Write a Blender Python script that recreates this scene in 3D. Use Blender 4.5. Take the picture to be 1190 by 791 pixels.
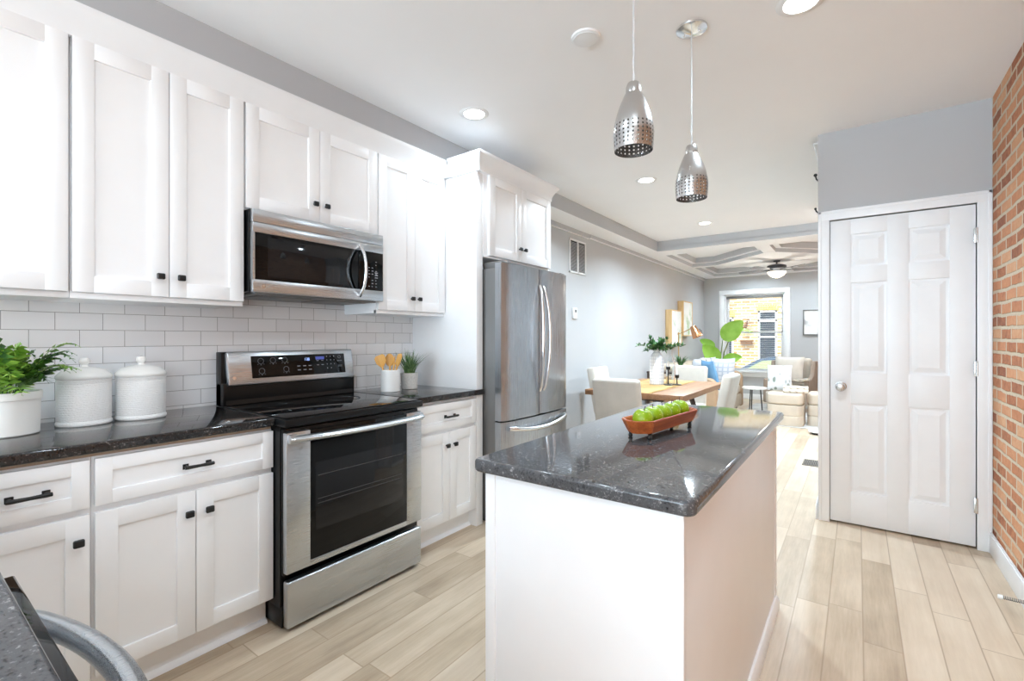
import bpy, bmesh, math, random
from mathutils import Vector, Matrix
random.seed(7)
for _o in list(bpy.data.objects): bpy.data.objects.remove(_o)
SC = bpy.context.scene
COL = SC.collection
PI = math.pi

# ------------------------------------------------------------------ camera
FPX, YAW, CX, CH = 548.0, math.radians(36.25), 2.67, 1.255
cam_d = bpy.data.cameras.new('camera'); cam = bpy.data.objects.new('camera', cam_d); COL.objects.link(cam)
cam_d.sensor_width = 36.0; cam_d.lens = FPX / 1190.0 * 36.0
cam_d.shift_y = -3.5 / 1190.0; cam_d.clip_start = 0.02; cam_d.clip_end = 200
cam.location = (CX, 0, CH); cam.rotation_euler = (PI / 2, 0, YAW)
SC.camera = cam

# ------------------------------------------------------------------ view, world, sun, added fill lamps
SC.view_settings.view_transform = 'Standard'
try: SC.view_settings.look = 'None'
except Exception: pass
SC.view_settings.gamma = 1.0; SC.view_settings.use_curve_mapping = False
SC.view_settings.exposure = 1.28
SC.cycles.use_denoising = True
SC.cycles.max_bounces = 12; SC.cycles.diffuse_bounces = 7; SC.cycles.glossy_bounces = 5
SC.cycles.transparent_max_bounces = 16; SC.cycles.transmission_bounces = 8
SC.cycles.sample_clamp_indirect = 6.0; SC.cycles.caustics_reflective = False; SC.cycles.caustics_refractive = False

SKY_STRENGTH = 1.25
SUN_STRENGTH = 2.2
REAR_FILL_W = 54.0
CEILING_FILL_W = 520.0
SIDE_FILL_W = 11.0
FILL_COL = (0.67, 0.86, 1.0)
CAN_COL = (0.72, 0.88, 1.0)
CAN_W = 10.0
ADDED_COFFER_CAN_W = 8.0
FAN_W = 5.0

w = bpy.data.worlds.new('sky'); SC.world = w; w.use_nodes = True
bg = w.node_tree.nodes['Background']; bg.inputs[0].default_value = (0.80, 0.90, 1.0, 1); bg.inputs[1].default_value = SKY_STRENGTH

def light(name, typ, loc, rot, energy, color=(1, 1, 1), **kw):
    d = bpy.data.lights.new(name, typ); d.energy = energy; d.color = color
    for k, v in kw.items(): setattr(d, k, v)
    o = bpy.data.objects.new(name, d); o.location = loc; o.rotation_euler = rot; COL.objects.link(o); return o
# the sun falls on the street front of the house (over the roof, from behind the camera)
light('sun', 'SUN', (0, 0, 20), (math.radians(42), 0, math.radians(-35)), SUN_STRENGTH, (1.0, 0.96, 0.88), angle=0.01)
# added fill lamps in unseen rear and side openings behind the camera
light('added_rear_fill', 'AREA', (1.3, -6.02, 1.45), (PI / 2, 0, 0), REAR_FILL_W, FILL_COL, shape='RECTANGLE', size=2.2, size_y=1.9)
# added fill lamp outside the rear opening, aimed up to brighten the ceiling
light('added_ceiling_fill', 'AREA', (.9, -7.3, .05), (math.radians(140), 0, 0), CEILING_FILL_W, FILL_COL, shape='RECTANGLE', size=2.2, size_y=1.6)
light('added_side_fill', 'AREA', (3.32, -1.45, 1.55), (PI / 2, 0, PI / 2), SIDE_FILL_W, FILL_COL, shape='RECTANGLE', size=1.9, size_y=1.5)

# ------------------------------------------------------------------ materials
def srgb(r, g, b):
    f = lambda c: (c / 12.92 if c <= 0.04045 else ((c + 0.055) / 1.055) ** 2.4)
    return (f(r / 255), f(g / 255), f(b / 255), 1.0)
class NT:
    def __init__(s, name):
        s.m = bpy.data.materials.new(name); s.m.use_nodes = True; s.t = s.m.node_tree
        s.b = s.t.nodes['Principled BSDF']; s.out = s.t.nodes['Material Output']
    def n(s, typ, **kw):
        nd = s.t.nodes.new(typ)
        for k, v in kw.items():
            if isinstance(k, str) and hasattr(nd, k): setattr(nd, k, v)
        return nd
    def l(s, a, b): s.t.links.new(a, b)
    def coord(s, scale=(1, 1, 1), rot=(0, 0, 0), loc=(0, 0, 0), kind='Object'):
        c = s.n('ShaderNodeTexCoord'); mp = s.n('ShaderNodeMapping')
        mp.inputs['Scale'].default_value = scale; mp.inputs['Rotation'].default_value = rot; mp.inputs['Location'].default_value = loc
        s.l(c.outputs[kind], mp.inputs['Vector']); return mp.outputs[0]
    def world(s):
        return s.n('ShaderNodeNewGeometry').outputs['Position']
    def noise(s, vec, scale, detail=4, rough=.5):
        nd = s.n('ShaderNodeTexNoise'); nd.inputs['Scale'].default_value = scale; nd.inputs['Detail'].default_value = detail
        nd.inputs['Roughness'].default_value = rough; s.l(vec, nd.inputs['Vector']); return nd.outputs[0]
    def ramp(s, fac, stops):
        nd = s.n('ShaderNodeValToRGB'); e = nd.color_ramp.elements
        while len(e) < len(stops): e.new(.5)
        for i, (p, c) in enumerate(stops): e[i].position = p; e[i].color = c
        s.l(fac, nd.inputs[0]); return nd.outputs[0]
    def math(s, op, a, b=None, c=None):
        nd = s.n('ShaderNodeMath', operation=op)
        for i, v in enumerate((a, b, c)):
            if v is None: continue
            if isinstance(v, (int, float)): nd.inputs[i].default_value = v
            else: s.l(v, nd.inputs[i])
        return nd.outputs[0]
    def mix(s, fac, a, b, blend='MIX'):
        nd = s.n('ShaderNodeMix', data_type='RGBA', blend_type=blend)
        for sock, v in ((nd.inputs[0], fac), (nd.inputs[6], a), (nd.inputs[7], b)):
            if isinstance(v, (int, float, tuple)): sock.default_value = v
            else: s.l(v, sock)
        return nd.outputs[2]
    def bump(s, h, strength=.3, dist=.002):
        nd = s.n('ShaderNodeBump'); nd.inputs['Strength'].default_value = strength; nd.inputs['Distance'].default_value = dist
        s.l(h, nd.inputs['Height']); s.l(nd.outputs[0], s.b.inputs['Normal'])
    def set(s, col=None, rough=None, metal=None, **kw):
        if col is not None:
            if isinstance(col, tuple): s.b.inputs['Base Color'].default_value = col
            else: s.l(col, s.b.inputs['Base Color'])
        if rough is not None:
            if isinstance(rough, (int, float)): s.b.inputs['Roughness'].default_value = rough
            else: s.l(rough, s.b.inputs['Roughness'])
        if metal is not None: s.b.inputs['Metallic'].default_value = metal
        for k, v in kw.items(): s.b.inputs[k].default_value = v
        return s

def plain(name, col, rough=.5, metal=0, var=.03, scale=8, bump=0, bscale=200, **kw):
    """painted / moulded surface with a faint procedural variation"""
    m = NT(name); v = m.coord(); nz = m.noise(v, scale, 3)
    c2 = tuple(max(0, x * (1 - var)) for x in col[:3]) + (1,); c1 = tuple(min(1, x * (1 + var)) for x in col[:3]) + (1,)
    m.set(m.ramp(nz, [(.3, c2), (.7, c1)]), rough, metal, **kw)
    if bump: m.bump(m.noise(v, bscale, 3), bump, .001)
    return m.m
def emit(name, col, s):
    m = NT(name); m.set(col, .4); m.b.inputs['Emission Color'].default_value = col; m.b.inputs['Emission Strength'].default_value = s
    return m.m
def fabric(name, col, rough=.9, wscale=350, bump=.3, var=.06):
    m = NT(name); v = m.coord(); n1 = m.noise(v, 6, 4); n2 = m.noise(v, wscale, 2)
    c2 = tuple(x * (1 - 2 * var) for x in col[:3]) + (1,); c1 = tuple(min(1, x * (1 + var)) for x in col[:3]) + (1,)
    f = m.math('ADD', m.math('MULTIPLY', n1, .6), m.math('MULTIPLY', n2, .4))
    m.set(m.ramp(f, [(.35, c2), (.65, c1)]), rough); m.bump(n2, bump, .002); return m.m

M = {}
M['cab'] = plain('cabinet_white', srgb(243, 243, 244), .35, var=.01)
M['wall'] = plain('wall_grey_paint', srgb(188, 189, 191), .75, var=.015, scale=2)
M['ceil'] = plain('ceiling_white_paint', srgb(243, 243, 244), .8, var=.01, scale=2)
M['trim'] = plain('trim_white', srgb(240, 241, 243), .4, var=.01)
M['door'] = plain('door_white', srgb(238, 239, 241), .42, var=.012)
M['black'] = plain('black_metal', srgb(22, 22, 23), .35, var=.1)
M['blackgloss'] = plain('black_glass', srgb(8, 8, 9), .04, var=.1, **{'Specular IOR Level': .28})
M['blackplastic'] = plain('black_plastic', srgb(14, 14, 15), .3, var=.1, **{'Specular IOR Level': .3})
M['dark'] = plain('dark_board', srgb(40, 38, 36), .8)  # dark board behind the wall grille and in the register slots
M['tan'] = plain('plywood_tan', srgb(186, 160, 136), .7, var=.08, scale=30)
M['ceramic'] = plain('white_ceramic', srgb(240, 239, 236), .25, var=.01)
M['mark'] = plain('panel_marking', srgb(150, 152, 158), .5)
M['display'] = emit('clock_display', srgb(150, 175, 225), .8)
M['plate'] = plain('white_plastic', srgb(236, 236, 236), .4, var=.01)

def steel(name, col, axis, rough=.28):
    m = NT(name)
    sc = {'x': (3, 900, 900), 'y': (900, 3, 900), 'z': (900, 900, 3)}[axis]
    nz = m.noise(m.coord(scale=sc), 1, 2); big = m.noise(m.coord(), 3, 2)
    m.set(m.ramp(nz, [(.2, tuple(c * .93 for c in col[:3]) + (1,)), (.8, col)]), m.math('ADD', m.math('MULTIPLY', nz, .08), m.math('MULTIPLY_ADD', big, .06, rough - .07)), 1.0)
    m.b.inputs['Anisotropic'].default_value = .5
    return m.m
M['steel'] = steel('stainless_brushed_across', srgb(198, 202, 206), 'y')
M['steelv'] = steel('stainless_brushed_upright', srgb(180, 184, 189), 'z')
M['steelside'] = plain('grey_painted_steel_side', srgb(122, 121, 120), .45, metal=.3, var=.03)
M['nickel'] = plain('brushed_nickel', srgb(205, 204, 202), .25, metal=1.0, var=.05, scale=30)
M['chrome'] = plain('chrome_handle', srgb(225, 225, 226), .16, metal=1.0, var=.02)

def granite(name, base, mid, light_, lightness):
    m = NT(name); v = m.world()
    n1 = m.noise(v, 78, 5, .75); n2 = m.noise(v, 190, 2, .6); n3 = m.noise(v, 16, 3)
    f = m.math('ADD', m.math('MULTIPLY', n1, .60), m.math('ADD', m.math('MULTIPLY', n2, .28), m.math('MULTIPLY', n3, .12)))
    c = m.ramp(f, [(.38, base), (.47, mid), (.55, mid), (.64, light_)])
    m.set(c, .07); m.b.inputs['Specular IOR Level'].default_value = .5
    return m.m
M['granite'] = granite('black_speckled_granite', srgb(10, 10, 10), srgb(40, 38, 38), srgb(128, 122, 118), .25)
M['granite_island'] = granite('grey_speckled_granite', srgb(30, 30, 32), srgb(80, 80, 82), srgb(158, 157, 157), .3)

def floor_mat():
    m = NT('wood_plank_floor'); p = m.world()
    sp = m.n('ShaderNodeSeparateXYZ'); m.l(p, sp.inputs[0]); x, y = sp.outputs[0], sp.outputs[1]
    W, L = .128, .9
    r = m.math('DIVIDE', x, W); ri = m.math('FLOOR', r); rf = m.math('FRACT', r)
    wn = m.n('ShaderNodeTexWhiteNoise', noise_dimensions='1D'); m.l(ri, wn.inputs['W'])
    yy = m.math('ADD', m.math('DIVIDE', y, L), m.math('MULTIPLY', wn.outputs['Value'], 7.3)); yi = m.math('FLOOR', yy); yf = m.math('FRACT', yy)
    cb = m.n('ShaderNodeCombineXYZ'); m.l(ri, cb.inputs[0]); m.l(yi, cb.inputs[1])
    wn2 = m.n('ShaderNodeTexWhiteNoise', noise_dimensions='3D'); m.l(cb.outputs[0], wn2.inputs['Vector'])
    # grain: stretched along the plank, shifted per plank
    gv = m.n('ShaderNodeCombineXYZ'); m.l(m.math('MULTIPLY', x, 22), gv.inputs[0]); m.l(m.math('MULTIPLY', y, 1.6), gv.inputs[1]); m.l(m.math('MULTIPLY', wn2.outputs['Value'], 40), gv.inputs[2])
    g = m.noise(gv.outputs[0], 1.0, 6, .6); g2 = m.noise(gv.outputs[0], 5.0, 4, .6)
    cl = m.n('ShaderNodeCombineXYZ'); m.l(m.math('MULTIPLY', x, 5), cl.inputs[0]); m.l(m.math('MULTIPLY', y, 3.0), cl.inputs[1]); m.l(m.math('MULTIPLY', wn2.outputs['Value'], 23), cl.inputs[2])
    g3 = m.noise(cl.outputs[0], 1.0, 3, .5)
    f = m.math('ADD', m.math('MULTIPLY', wn2.outputs['Value'], .30), m.math('ADD', m.math('MULTIPLY', g, .35), m.math('ADD', m.math('MULTIPLY', g2, .18), m.math('MULTIPLY', g3, .30))))
    c = m.ramp(f, [(.28, srgb(150, 130, 108)), (.45, srgb(180, 160, 136)), (.60, srgb(201, 182, 159)), (.8, srgb(217, 201, 180))])
    ex = m.math('MINIMUM', rf, m.math('SUBTRACT', 1, rf)); ey = m.math('MINIMUM', yf, m.math('SUBTRACT', 1, yf))
    gap = m.math('MINIMUM', m.math('MULTIPLY', ex, W), m.math('MULTIPLY', ey, L))
    gf = m.ramp(gap, [(.0012, (0, 0, 0, 1)), (.0026, (1, 1, 1, 1))])
    m.set(m.mix(gf, srgb(160, 138, 114), c), m.math('MULTIPLY_ADD', g2, .15, .30)); m.bump(gf, .25, .001); return m.m
M['floor'] = floor_mat()

def tile_mat():
    m = NT('white_subway_tile'); p = m.world(); sp = m.n('ShaderNodeSeparateXYZ'); m.l(p, sp.inputs[0])
    cb = m.n('ShaderNodeCombineXYZ'); m.l(m.math('SUBTRACT', sp.outputs[1], .376 - .1525 * 4), cb.inputs[0]); m.l(m.math('SUBTRACT', sp.outputs[2], 1.2865 - .0725 * 7 + .0725), cb.inputs[1])
    br = m.n('ShaderNodeTexBrick'); br.offset = .5; m.l(cb.outputs[0], br.inputs['Vector'])
    for k, v in (('Scale', 1.0), ('Mortar Size', .0011), ('Mortar Smooth', .1), ('Bias', 0), ('Brick Width', .1525), ('Row Height', .0725)): br.inputs[k].default_value = v
    br.inputs['Color1'].default_value = srgb(238, 238, 239); br.inputs['Color2'].default_value = srgb(232, 232, 234); br.inputs['Mortar'].default_value = srgb(150, 148, 146)
    m.set(br.outputs['Color'], .12); inv = m.math('SUBTRACT', 1, br.outputs['Fac']); m.bump(inv, .5, .002); return m.m
M['tile'] = tile_mat()

def brick_mat(name, cols, mortar, axis, bw=.205, rh=.068, ms=.006, rough=.85, bump=.8):
    m = NT(name); p = m.world(); sp = m.n('ShaderNodeSeparateXYZ'); m.l(p, sp.inputs[0])
    u = sp.outputs[1] if axis == 'x' else sp.outputs[0]; z = sp.outputs[2]
    nz = m.noise(p, 5, 3); nz2 = m.noise(p, 28, 4, .6)
    du = m.math('MULTIPLY_ADD', nz2, .014, u); dz = m.math('ADD', z, m.math('ADD', m.math('MULTIPLY', nz, .022), m.math('MULTIPLY', nz2, .010)))
    cb = m.n('ShaderNodeCombineXYZ'); m.l(m.math('ADD', du, 20.0), cb.inputs[0]); m.l(m.math('ADD', dz, 5.0), cb.inputs[1])
    br = m.n('ShaderNodeTexBrick'); br.offset = .5; m.l(cb.outputs[0], br.inputs['Vector'])
    for k, v in (('Scale', 1.0), ('Mortar Size', ms), ('Mortar Smooth', .35), ('Bias', 0), ('Brick Width', bw), ('Row Height', rh)): br.inputs[k].default_value = v
    br.inputs['Color1'].default_value = (0, 0, 0, 1); br.inputs['Color2'].default_value = (1, 1, 1, 1); br.inputs['Mortar'].default_value = (.5, .5, .5, 1)
    tone = m.math('ADD', m.math('MULTIPLY', br.outputs['Color'], .55), m.math('MULTIPLY', nz2, .45))
    c = m.ramp(tone, [(.2, cols[0]), (.42, cols[1]), (.62, cols[2]), (.85, cols[3])])
    mo = m.mix(m.noise(p, 60, 3), mortar, tuple(x * .7 for x in mortar[:3]) + (1,))
    col = m.mix(br.outputs['Fac'], c, mo)
    m.set(col, rough); h = m.math('ADD', m.math('SUBTRACT', 1, br.outputs['Fac']), m.math('MULTIPLY', m.noise(p, 90, 4, .6), .5)); m.bump(h, bump, .008); return m.m
M['brick'] = brick_mat('red_brick', [srgb(146, 88, 62), srgb(194, 128, 90), srgb(210, 148, 108), srgb(220, 174, 136)], srgb(226, 208, 182), 'x', ms=.011)
M['facade'] = brick_mat('yellow_brick', [srgb(166, 130, 84), srgb(200, 166, 112), srgb(216, 186, 134), srgb(228, 206, 162)], srgb(236, 232, 224), 'y', bw=.30, rh=.115, ms=.016)

def wood_mat(name, dark, mid, lite, axis='y', scale=1.0, rough=.45):
    m = NT(name); sc = {'x': (2, 24, 24), 'y': (24, 2, 24), 'z': (24, 24, 2)}[axis]
    v = m.coord(scale=tuple(q * scale for q in sc)); n1 = m.noise(v, 1, 6, .6); n2 = m.noise(v, 5, 4)
    f = m.math('ADD', m.math('MULTIPLY', n1, .7), m.math('MULTIPLY', n2, .3))
    m.set(m.ramp(f, [(.3, dark), (.5, mid), (.72, lite)]), rough); m.bump(n2, .1, .001); return m.m
M['table'] = wood_mat('table_oak', srgb(122, 84, 54), srgb(150, 108, 74), srgb(170, 130, 94), 'y')
M['darkwood'] = wood_mat('dark_walnut', srgb(48, 36, 30), srgb(66, 50, 41), srgb(84, 66, 54), 'z')
M['traywood'] = wood_mat('acacia_tray', srgb(140, 66, 30), srgb(184, 96, 48), srgb(212, 130, 74), 'y', 1.4)
M['spoon'] = wood_mat('spoon_bamboo', srgb(206, 146, 70), srgb(226, 172, 92), srgb(238, 194, 120), 'z', 1.5)
M['frameoak'] = wood_mat('light_oak_frame', srgb(200, 164, 110), srgb(220, 186, 134), srgb(232, 204, 158), 'z')
M['cream'] = fabric('cream_linen', srgb(208, 201, 191))
M['sofa'] = fabric('sofa_beige', srgb(192, 176, 156))
M['sofaarm'] = fabric('sofa_tan', srgb(178, 150, 122))
M['ottoman'] = fabric('ottoman_cream', srgb(202, 190, 174))
M['wing'] = fabric('armchair_cream', srgb(200, 190, 176))
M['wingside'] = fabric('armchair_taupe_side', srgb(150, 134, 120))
M['blue'] = fabric('blue_cushion', srgb(112, 160, 200))
M['greypillow'] = fabric('grey_white_cushion', srgb(200, 201, 205))
M['rugm'] = fabric('pale_grey_rug', srgb(200, 198, 194), wscale=120, bump=.6, var=.12)
M['burlap'] = fabric('woven_jute', srgb(192, 156, 102), wscale=260, bump=.8, var=.12)
M['copper'] = plain('copper_shade', srgb(196, 142, 104), .25, metal=1.0, var=.05)
M['brass'] = plain('brass_stem', srgb(196, 164, 112), .3, metal=1.0, var=.05)
M['lime'] = None

def throw_mat():
    m = NT('striped_throw'); v = m.coord(); wv = m.n('ShaderNodeTexWave', wave_type='BANDS', bands_direction='DIAGONAL'); wv.inputs['Scale'].default_value = 7; wv.inputs['Distortion'].default_value = .6; m.l(v, wv.inputs['Vector'])
    m.set(m.ramp(wv.outputs['Fac'], [(.35, srgb(228, 220, 208)), (.75, srgb(228, 220, 208)), (.95, srgb(196, 182, 166))]), .9); m.bump(m.noise(v, 200, 2), .4, .003); return m.m
M['throw'] = throw_mat()
def plaid_mat():
    m = NT('pale_plaid_cushion'); v = m.coord(rot=(0, 0, .5))
    a = m.n('ShaderNodeTexWave', wave_type='BANDS', bands_direction='X'); b = m.n('ShaderNodeTexWave', wave_type='BANDS', bands_direction='Z')
    for q in (a, b): q.inputs['Scale'].default_value = 5; q.inputs['Distortion'].default_value = .3; m.l(v, q.inputs['Vector'])
    f = m.math('MAXIMUM', a.outputs['Fac'], b.outputs['Fac'])
    m.set(m.ramp(f, [(.7, srgb(208, 209, 214)), (.95, srgb(176, 183, 196))]), .9); return m.m
M['plaid'] = plaid_mat()
def leafprint_mat():
    m = NT('leaf_print_cushion'); v = m.coord(); vo = m.n('ShaderNodeTexVoronoi'); vo.inputs['Scale'].default_value = 14; m.l(m.coord(scale=(1, 1, .45), rot=(0, .6, 0)), vo.inputs['Vector'])
    msk = m.ramp(m.noise(v, 4, 2), [(.48, (0, 0, 0, 1)), (.56, (1, 1, 1, 1))]); leaf = m.ramp(vo.outputs['Distance'], [(.25, (1, 1, 1, 1)), (.36, (0, 0, 0, 1))])
    m.set(m.mix(m.math('MULTIPLY', msk, leaf), srgb(206, 206, 208), srgb(122, 132, 124)), .9); return m.m
M['leafprint'] = leafprint_mat()

def leaf_mat(name, c1, c2, rough=.45, tr=.0, scale=35):
    m = NT(name); v = m.world(); n1 = m.noise(v, scale, 3)
    m.set(m.ramp(n1, [(.35, c1), (.65, c2)]), rough); m.b.inputs['Subsurface Weight'].default_value = 0
    if tr: m.b.inputs['Transmission Weight'].default_value = tr
    return m.m
M['fern'] = leaf_mat('fern_green', srgb(96, 146, 44), srgb(168, 206, 88), scale=22)
M['ferndark'] = leaf_mat('fern_dark_green', srgb(38, 78, 24), srgb(84, 130, 48), scale=22)
M['grassleaf'] = leaf_mat('grass_green', srgb(54, 90, 48), srgb(134, 164, 108))
M['bigleaf'] = leaf_mat('broad_leaf_green', srgb(132, 186, 62), srgb(160, 208, 92), scale=5)
M['darkleaf'] = leaf_mat('dark_leaf_green', srgb(40, 82, 44), srgb(84, 130, 72))
M['stem'] = leaf_mat('stem_green', srgb(92, 110, 56), srgb(130, 148, 84))
def apple_mat():
    m = NT('green_apple_skin'); v = m.coord(); n1 = m.noise(v, 9, 3); n2 = m.noise(v, 140, 2)
    c = m.ramp(n1, [(.3, srgb(116, 150, 14)), (.55, srgb(146, 180, 22)), (.75, srgb(190, 200, 60))])
    m.set(m.mix(m.ramp(n2, [(.62, (0, 0, 0, 1)), (.72, (1, 1, 1, 1))]), c, srgb(196, 204, 96)), .25); return m.m
M['apple'] = apple_mat()
def emboss(name, col):
    m = NT(name); v = m.coord(); 
    wv = m.n('ShaderNodeTexWave', wave_type='BANDS', bands_direction='Z'); wv.inputs['Scale'].default_value = 48; wv.inputs['Distortion'].default_value = 3.5; wv.inputs['Detail Scale'].default_value = 3.0; m.l(v, wv.inputs['Vector'])
    vo = m.n('ShaderNodeTexVoronoi'); vo.inputs['Scale'].default_value = 110; m.l(v, vo.inputs['Vector'])
    m.set(col, .3); m.bump(m.math('ADD', wv.outputs['Fac'], vo.outputs['Distance']), .45, .002); return m.m
M['emboss'] = emboss('embossed_white_ceramic', srgb(240, 240, 239))
def thin_glass(name, tint=(1, 1, 1, 1), refl=.9, rough=0.0):
    m = NT(name); t = m.t; t.nodes.remove(m.b)
    tr = m.n('ShaderNodeBsdfTransparent'); gl = m.n('ShaderNodeBsdfGlossy'); tr.inputs[0].default_value = tint; gl.inputs['Roughness'].default_value = rough
    fr = m.n('ShaderNodeFresnel'); fr.inputs[0].default_value = 1.45; mx = m.n('ShaderNodeMixShader')
    m.l(m.math('MULTIPLY', fr.outputs[0], refl), mx.inputs[0]); m.l(tr.outputs[0], mx.inputs[1]); m.l(gl.outputs[0], mx.inputs[2]); m.l(mx.outputs[0], m.out.inputs[0]); return m.m
M['glass'] = thin_glass('clear_window_glass')
M['darkglass'] = thin_glass('smoked_oven_glass', (.10, .10, .105, 1))
M['lamp_on'] = emit('lamp_diffuser', (1, .98, .95, 1), 6.0)
M['fan_bowl'] = emit('frosted_bowl', (1, .90, .74, 1), .55)
M['carpaint'] = plain('car_paint_blue_grey', srgb(74, 90, 106), .2, metal=.5)
M['carglass'] = plain('car_glass', srgb(120, 138, 140), .04, var=.02)
M['tyre'] = plain('tyre_rubber', srgb(28, 28, 28), .8)
M['asphalt'] = plain('asphalt', srgb(120, 120, 122), .9, var=.15, scale=60)
M['concrete'] = plain('pavement_concrete', srgb(190, 186, 178), .9, var=.08, scale=20)
M['concretepot'] = plain('speckled_stone_pot', srgb(212, 210, 205), .8, var=.10, scale=90, bump=.3, bscale=150)
M['winddark'] = plain('dark_house_window', srgb(58, 66, 74), .08)
M['art'] = None
def art_mat(name, seed, c):
    m = NT(name); v = m.coord(loc=(seed, seed * 2, seed)); n1 = m.noise(v, 3.2, 3, .6); n2 = m.noise(v, 7, 4)
    a = m.ramp(n1, [(.5, srgb(240, 240, 238)), (.62, c)]); m.set(m.mix(m.ramp(n2, [(.4, (0, 0, 0, 1)), (.7, (1, 1, 1, 1))]), a, srgb(238, 239, 238)), .6); return m.m
M['art1'] = art_mat('abstract_art_green', 1.3, srgb(160, 190, 160))
M['art2'] = art_mat('abstract_art_pale', 5.1, srgb(170, 196, 150))
M['art3'] = art_mat('line_art', 8.4, srgb(176, 178, 182))

# ------------------------------------------------------------------ mesh helpers
class MB:
    def __init__(s): s.bm = bmesh.new(); s.cur = 0
    def _add(s, t, mi):
        for f in t.faces: f.material_index = mi
        me = bpy.data.meshes.new('tmp'); t.to_mesh(me); t.free(); s.bm.from_mesh(me); bpy.data.meshes.remove(me); return s
    def box(s, x0, x1, y0, y1, z0, z1, b=0, mi=0, seg=2, rot=None):
        t = bmesh.new(); vs = [t.verts.new((x, y, z)) for x in (x0, x1) for y in (y0, y1) for z in (z0, z1)]
        for f in ((0, 1, 3, 2), (4, 6, 7, 5), (0, 4, 5, 1), (2, 3, 7, 6), (0, 2, 6, 4), (1, 5, 7, 3)): t.faces.new([vs[i] for i in f])
        if b: bmesh.ops.bevel(t, geom=list(t.edges), offset=b, segments=seg, affect='EDGES', profile=.5)
        if rot: bmesh.ops.transform(t, matrix=rot, verts=t.verts)
        return s._add(t, mi)
    def lathe(s, prof, c=(0, 0, 0), n=32, mi=0, mat=None, cap=True):
        t = bmesh.new(); rings = []
        for r, z in prof:
            if r < 1e-6: rings.append([t.verts.new((0, 0, z))])
            else: rings.append([t.verts.new((r * math.cos(2 * PI * i / n), r * math.sin(2 * PI * i / n), z)) for i in range(n)])
        for a, b in zip(rings, rings[1:]):
            for i in range(n):
                j = (i + 1) % n
                if len(a) == 1 and len(b) == 1: continue
                if len(a) == 1: t.faces.new((a[0], b[j], b[i]))
                elif len(b) == 1: t.faces.new((a[i], a[j], b[0]))
                else: t.faces.new((a[i], a[j], b[j], b[i]))
        if cap:
            if len(rings[0]) > 1: t.faces.new(rings[0][::-1])
            if len(rings[-1]) > 1: t.faces.new(rings[-1])
        if mat: bmesh.ops.transform(t, matrix=mat, verts=t.verts)
        bmesh.ops.translate(t, vec=c, verts=t.verts)
        bmesh.ops.recalc_face_normals(t, faces=t.faces)
        return s._add(t, mi)
    def cyl(s, p0, p1, r0, r1=None, n=20, mi=0):
        r1 = r0 if r1 is None else r1; p0, p1 = Vector(p0), Vector(p1); d = p1 - p0
        q = d.to_track_quat('Z', 'Y').to_matrix().to_4x4()
        return s.lathe([(r0, 0), (r1, d.length)], p0, n, mi, q)
    def tube(s, pts, r, n=10, mi=0, flat=1.0, up=(0, 0, 1)):
        """sweep; r number or list; flat squashes the section along the second axis"""
        t = bmesh.new(); P = [Vector(p) for p in pts]; rings = []; upv = Vector(up)
        for i, p in enumerate(P):
            d = (P[min(i + 1, len(P) - 1)] - P[max(i - 1, 0)]).normalized()
            a = d.cross(upv)
            if a.length < 1e-3: a = d.cross(Vector((1, 0, 0)))
            a.normalize(); b = a.cross(d).normalized(); rr = r[i] if isinstance(r, (list, tuple)) else r
            rings.append([t.verts.new(p + a * (rr * math.cos(2 * PI * k / n)) + b * (rr * flat * math.sin(2 * PI * k / n))) for k in range(n)])
        for A, B in zip(rings, rings[1:]):
            for k in range(n): t.faces.new((A[k], A[(k + 1) % n], B[(k + 1) % n], B[k]))
        t.faces.new(rings[0][::-1]); t.faces.new(rings[-1]); bmesh.ops.recalc_face_normals(t, faces=t.faces)
        return s._add(t, mi)
    def prism(s, poly, z0, z1, mi=0, b=0, mat=None, smi=None):
        t = bmesh.new(); lo = [t.verts.new((x, y, z0)) for x, y in poly]; hi = [t.verts.new((x, y, z1)) for x, y in poly]
        t.faces.new(lo[::-1]); t.faces.new(hi); n = len(poly)
        for i in range(n): t.faces.new((lo[i], lo[(i + 1) % n], hi[(i + 1) % n], hi[i]))
        bmesh.ops.recalc_face_normals(t, faces=t.faces)
        if b: bmesh.ops.bevel(t, geom=[e for e in t.edges], offset=b, segments=3, affect='EDGES', profile=.5)
        if mat: bmesh.ops.transform(t, matrix=mat, verts=t.verts)
        return s._add(t, mi)
    def sphere(s, c, rx, ry=None, rz=None, n=24, mi=0, mat=None):
        ry = rx if ry is None else ry; rz = rx if rz is None else rz
        t = bmesh.new(); bmesh.ops.create_uvsphere(t, u_segments=n, v_segments=max(8, n // 2), radius=1)
        bmesh.ops.scale(t, vec=(rx, ry, rz), verts=t.verts)
        if mat: bmesh.ops.transform(t, matrix=mat, verts=t.verts)
        bmesh.ops.translate(t, vec=c, verts=t.verts); return s._add(t, mi)
    def quad(s, *vs, mi=0):
        f = s.bm.faces.new([s.bm.verts.new(v) for v in vs]); f.material_index = mi; return s
    def grid(s, fn, nu, nv, mi=0, close=False):
        V = [[s.bm.verts.new(fn(i / nu, j / nv)) for j in range(nv + 1)] for i in range(nu + 1)]
        for i in range(nu):
            for j in range(nv):
                f = s.bm.faces.new((V[i][j], V[i + 1][j], V[i + 1][j + 1], V[i][j + 1])); f.material_index = mi
        return s
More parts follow.
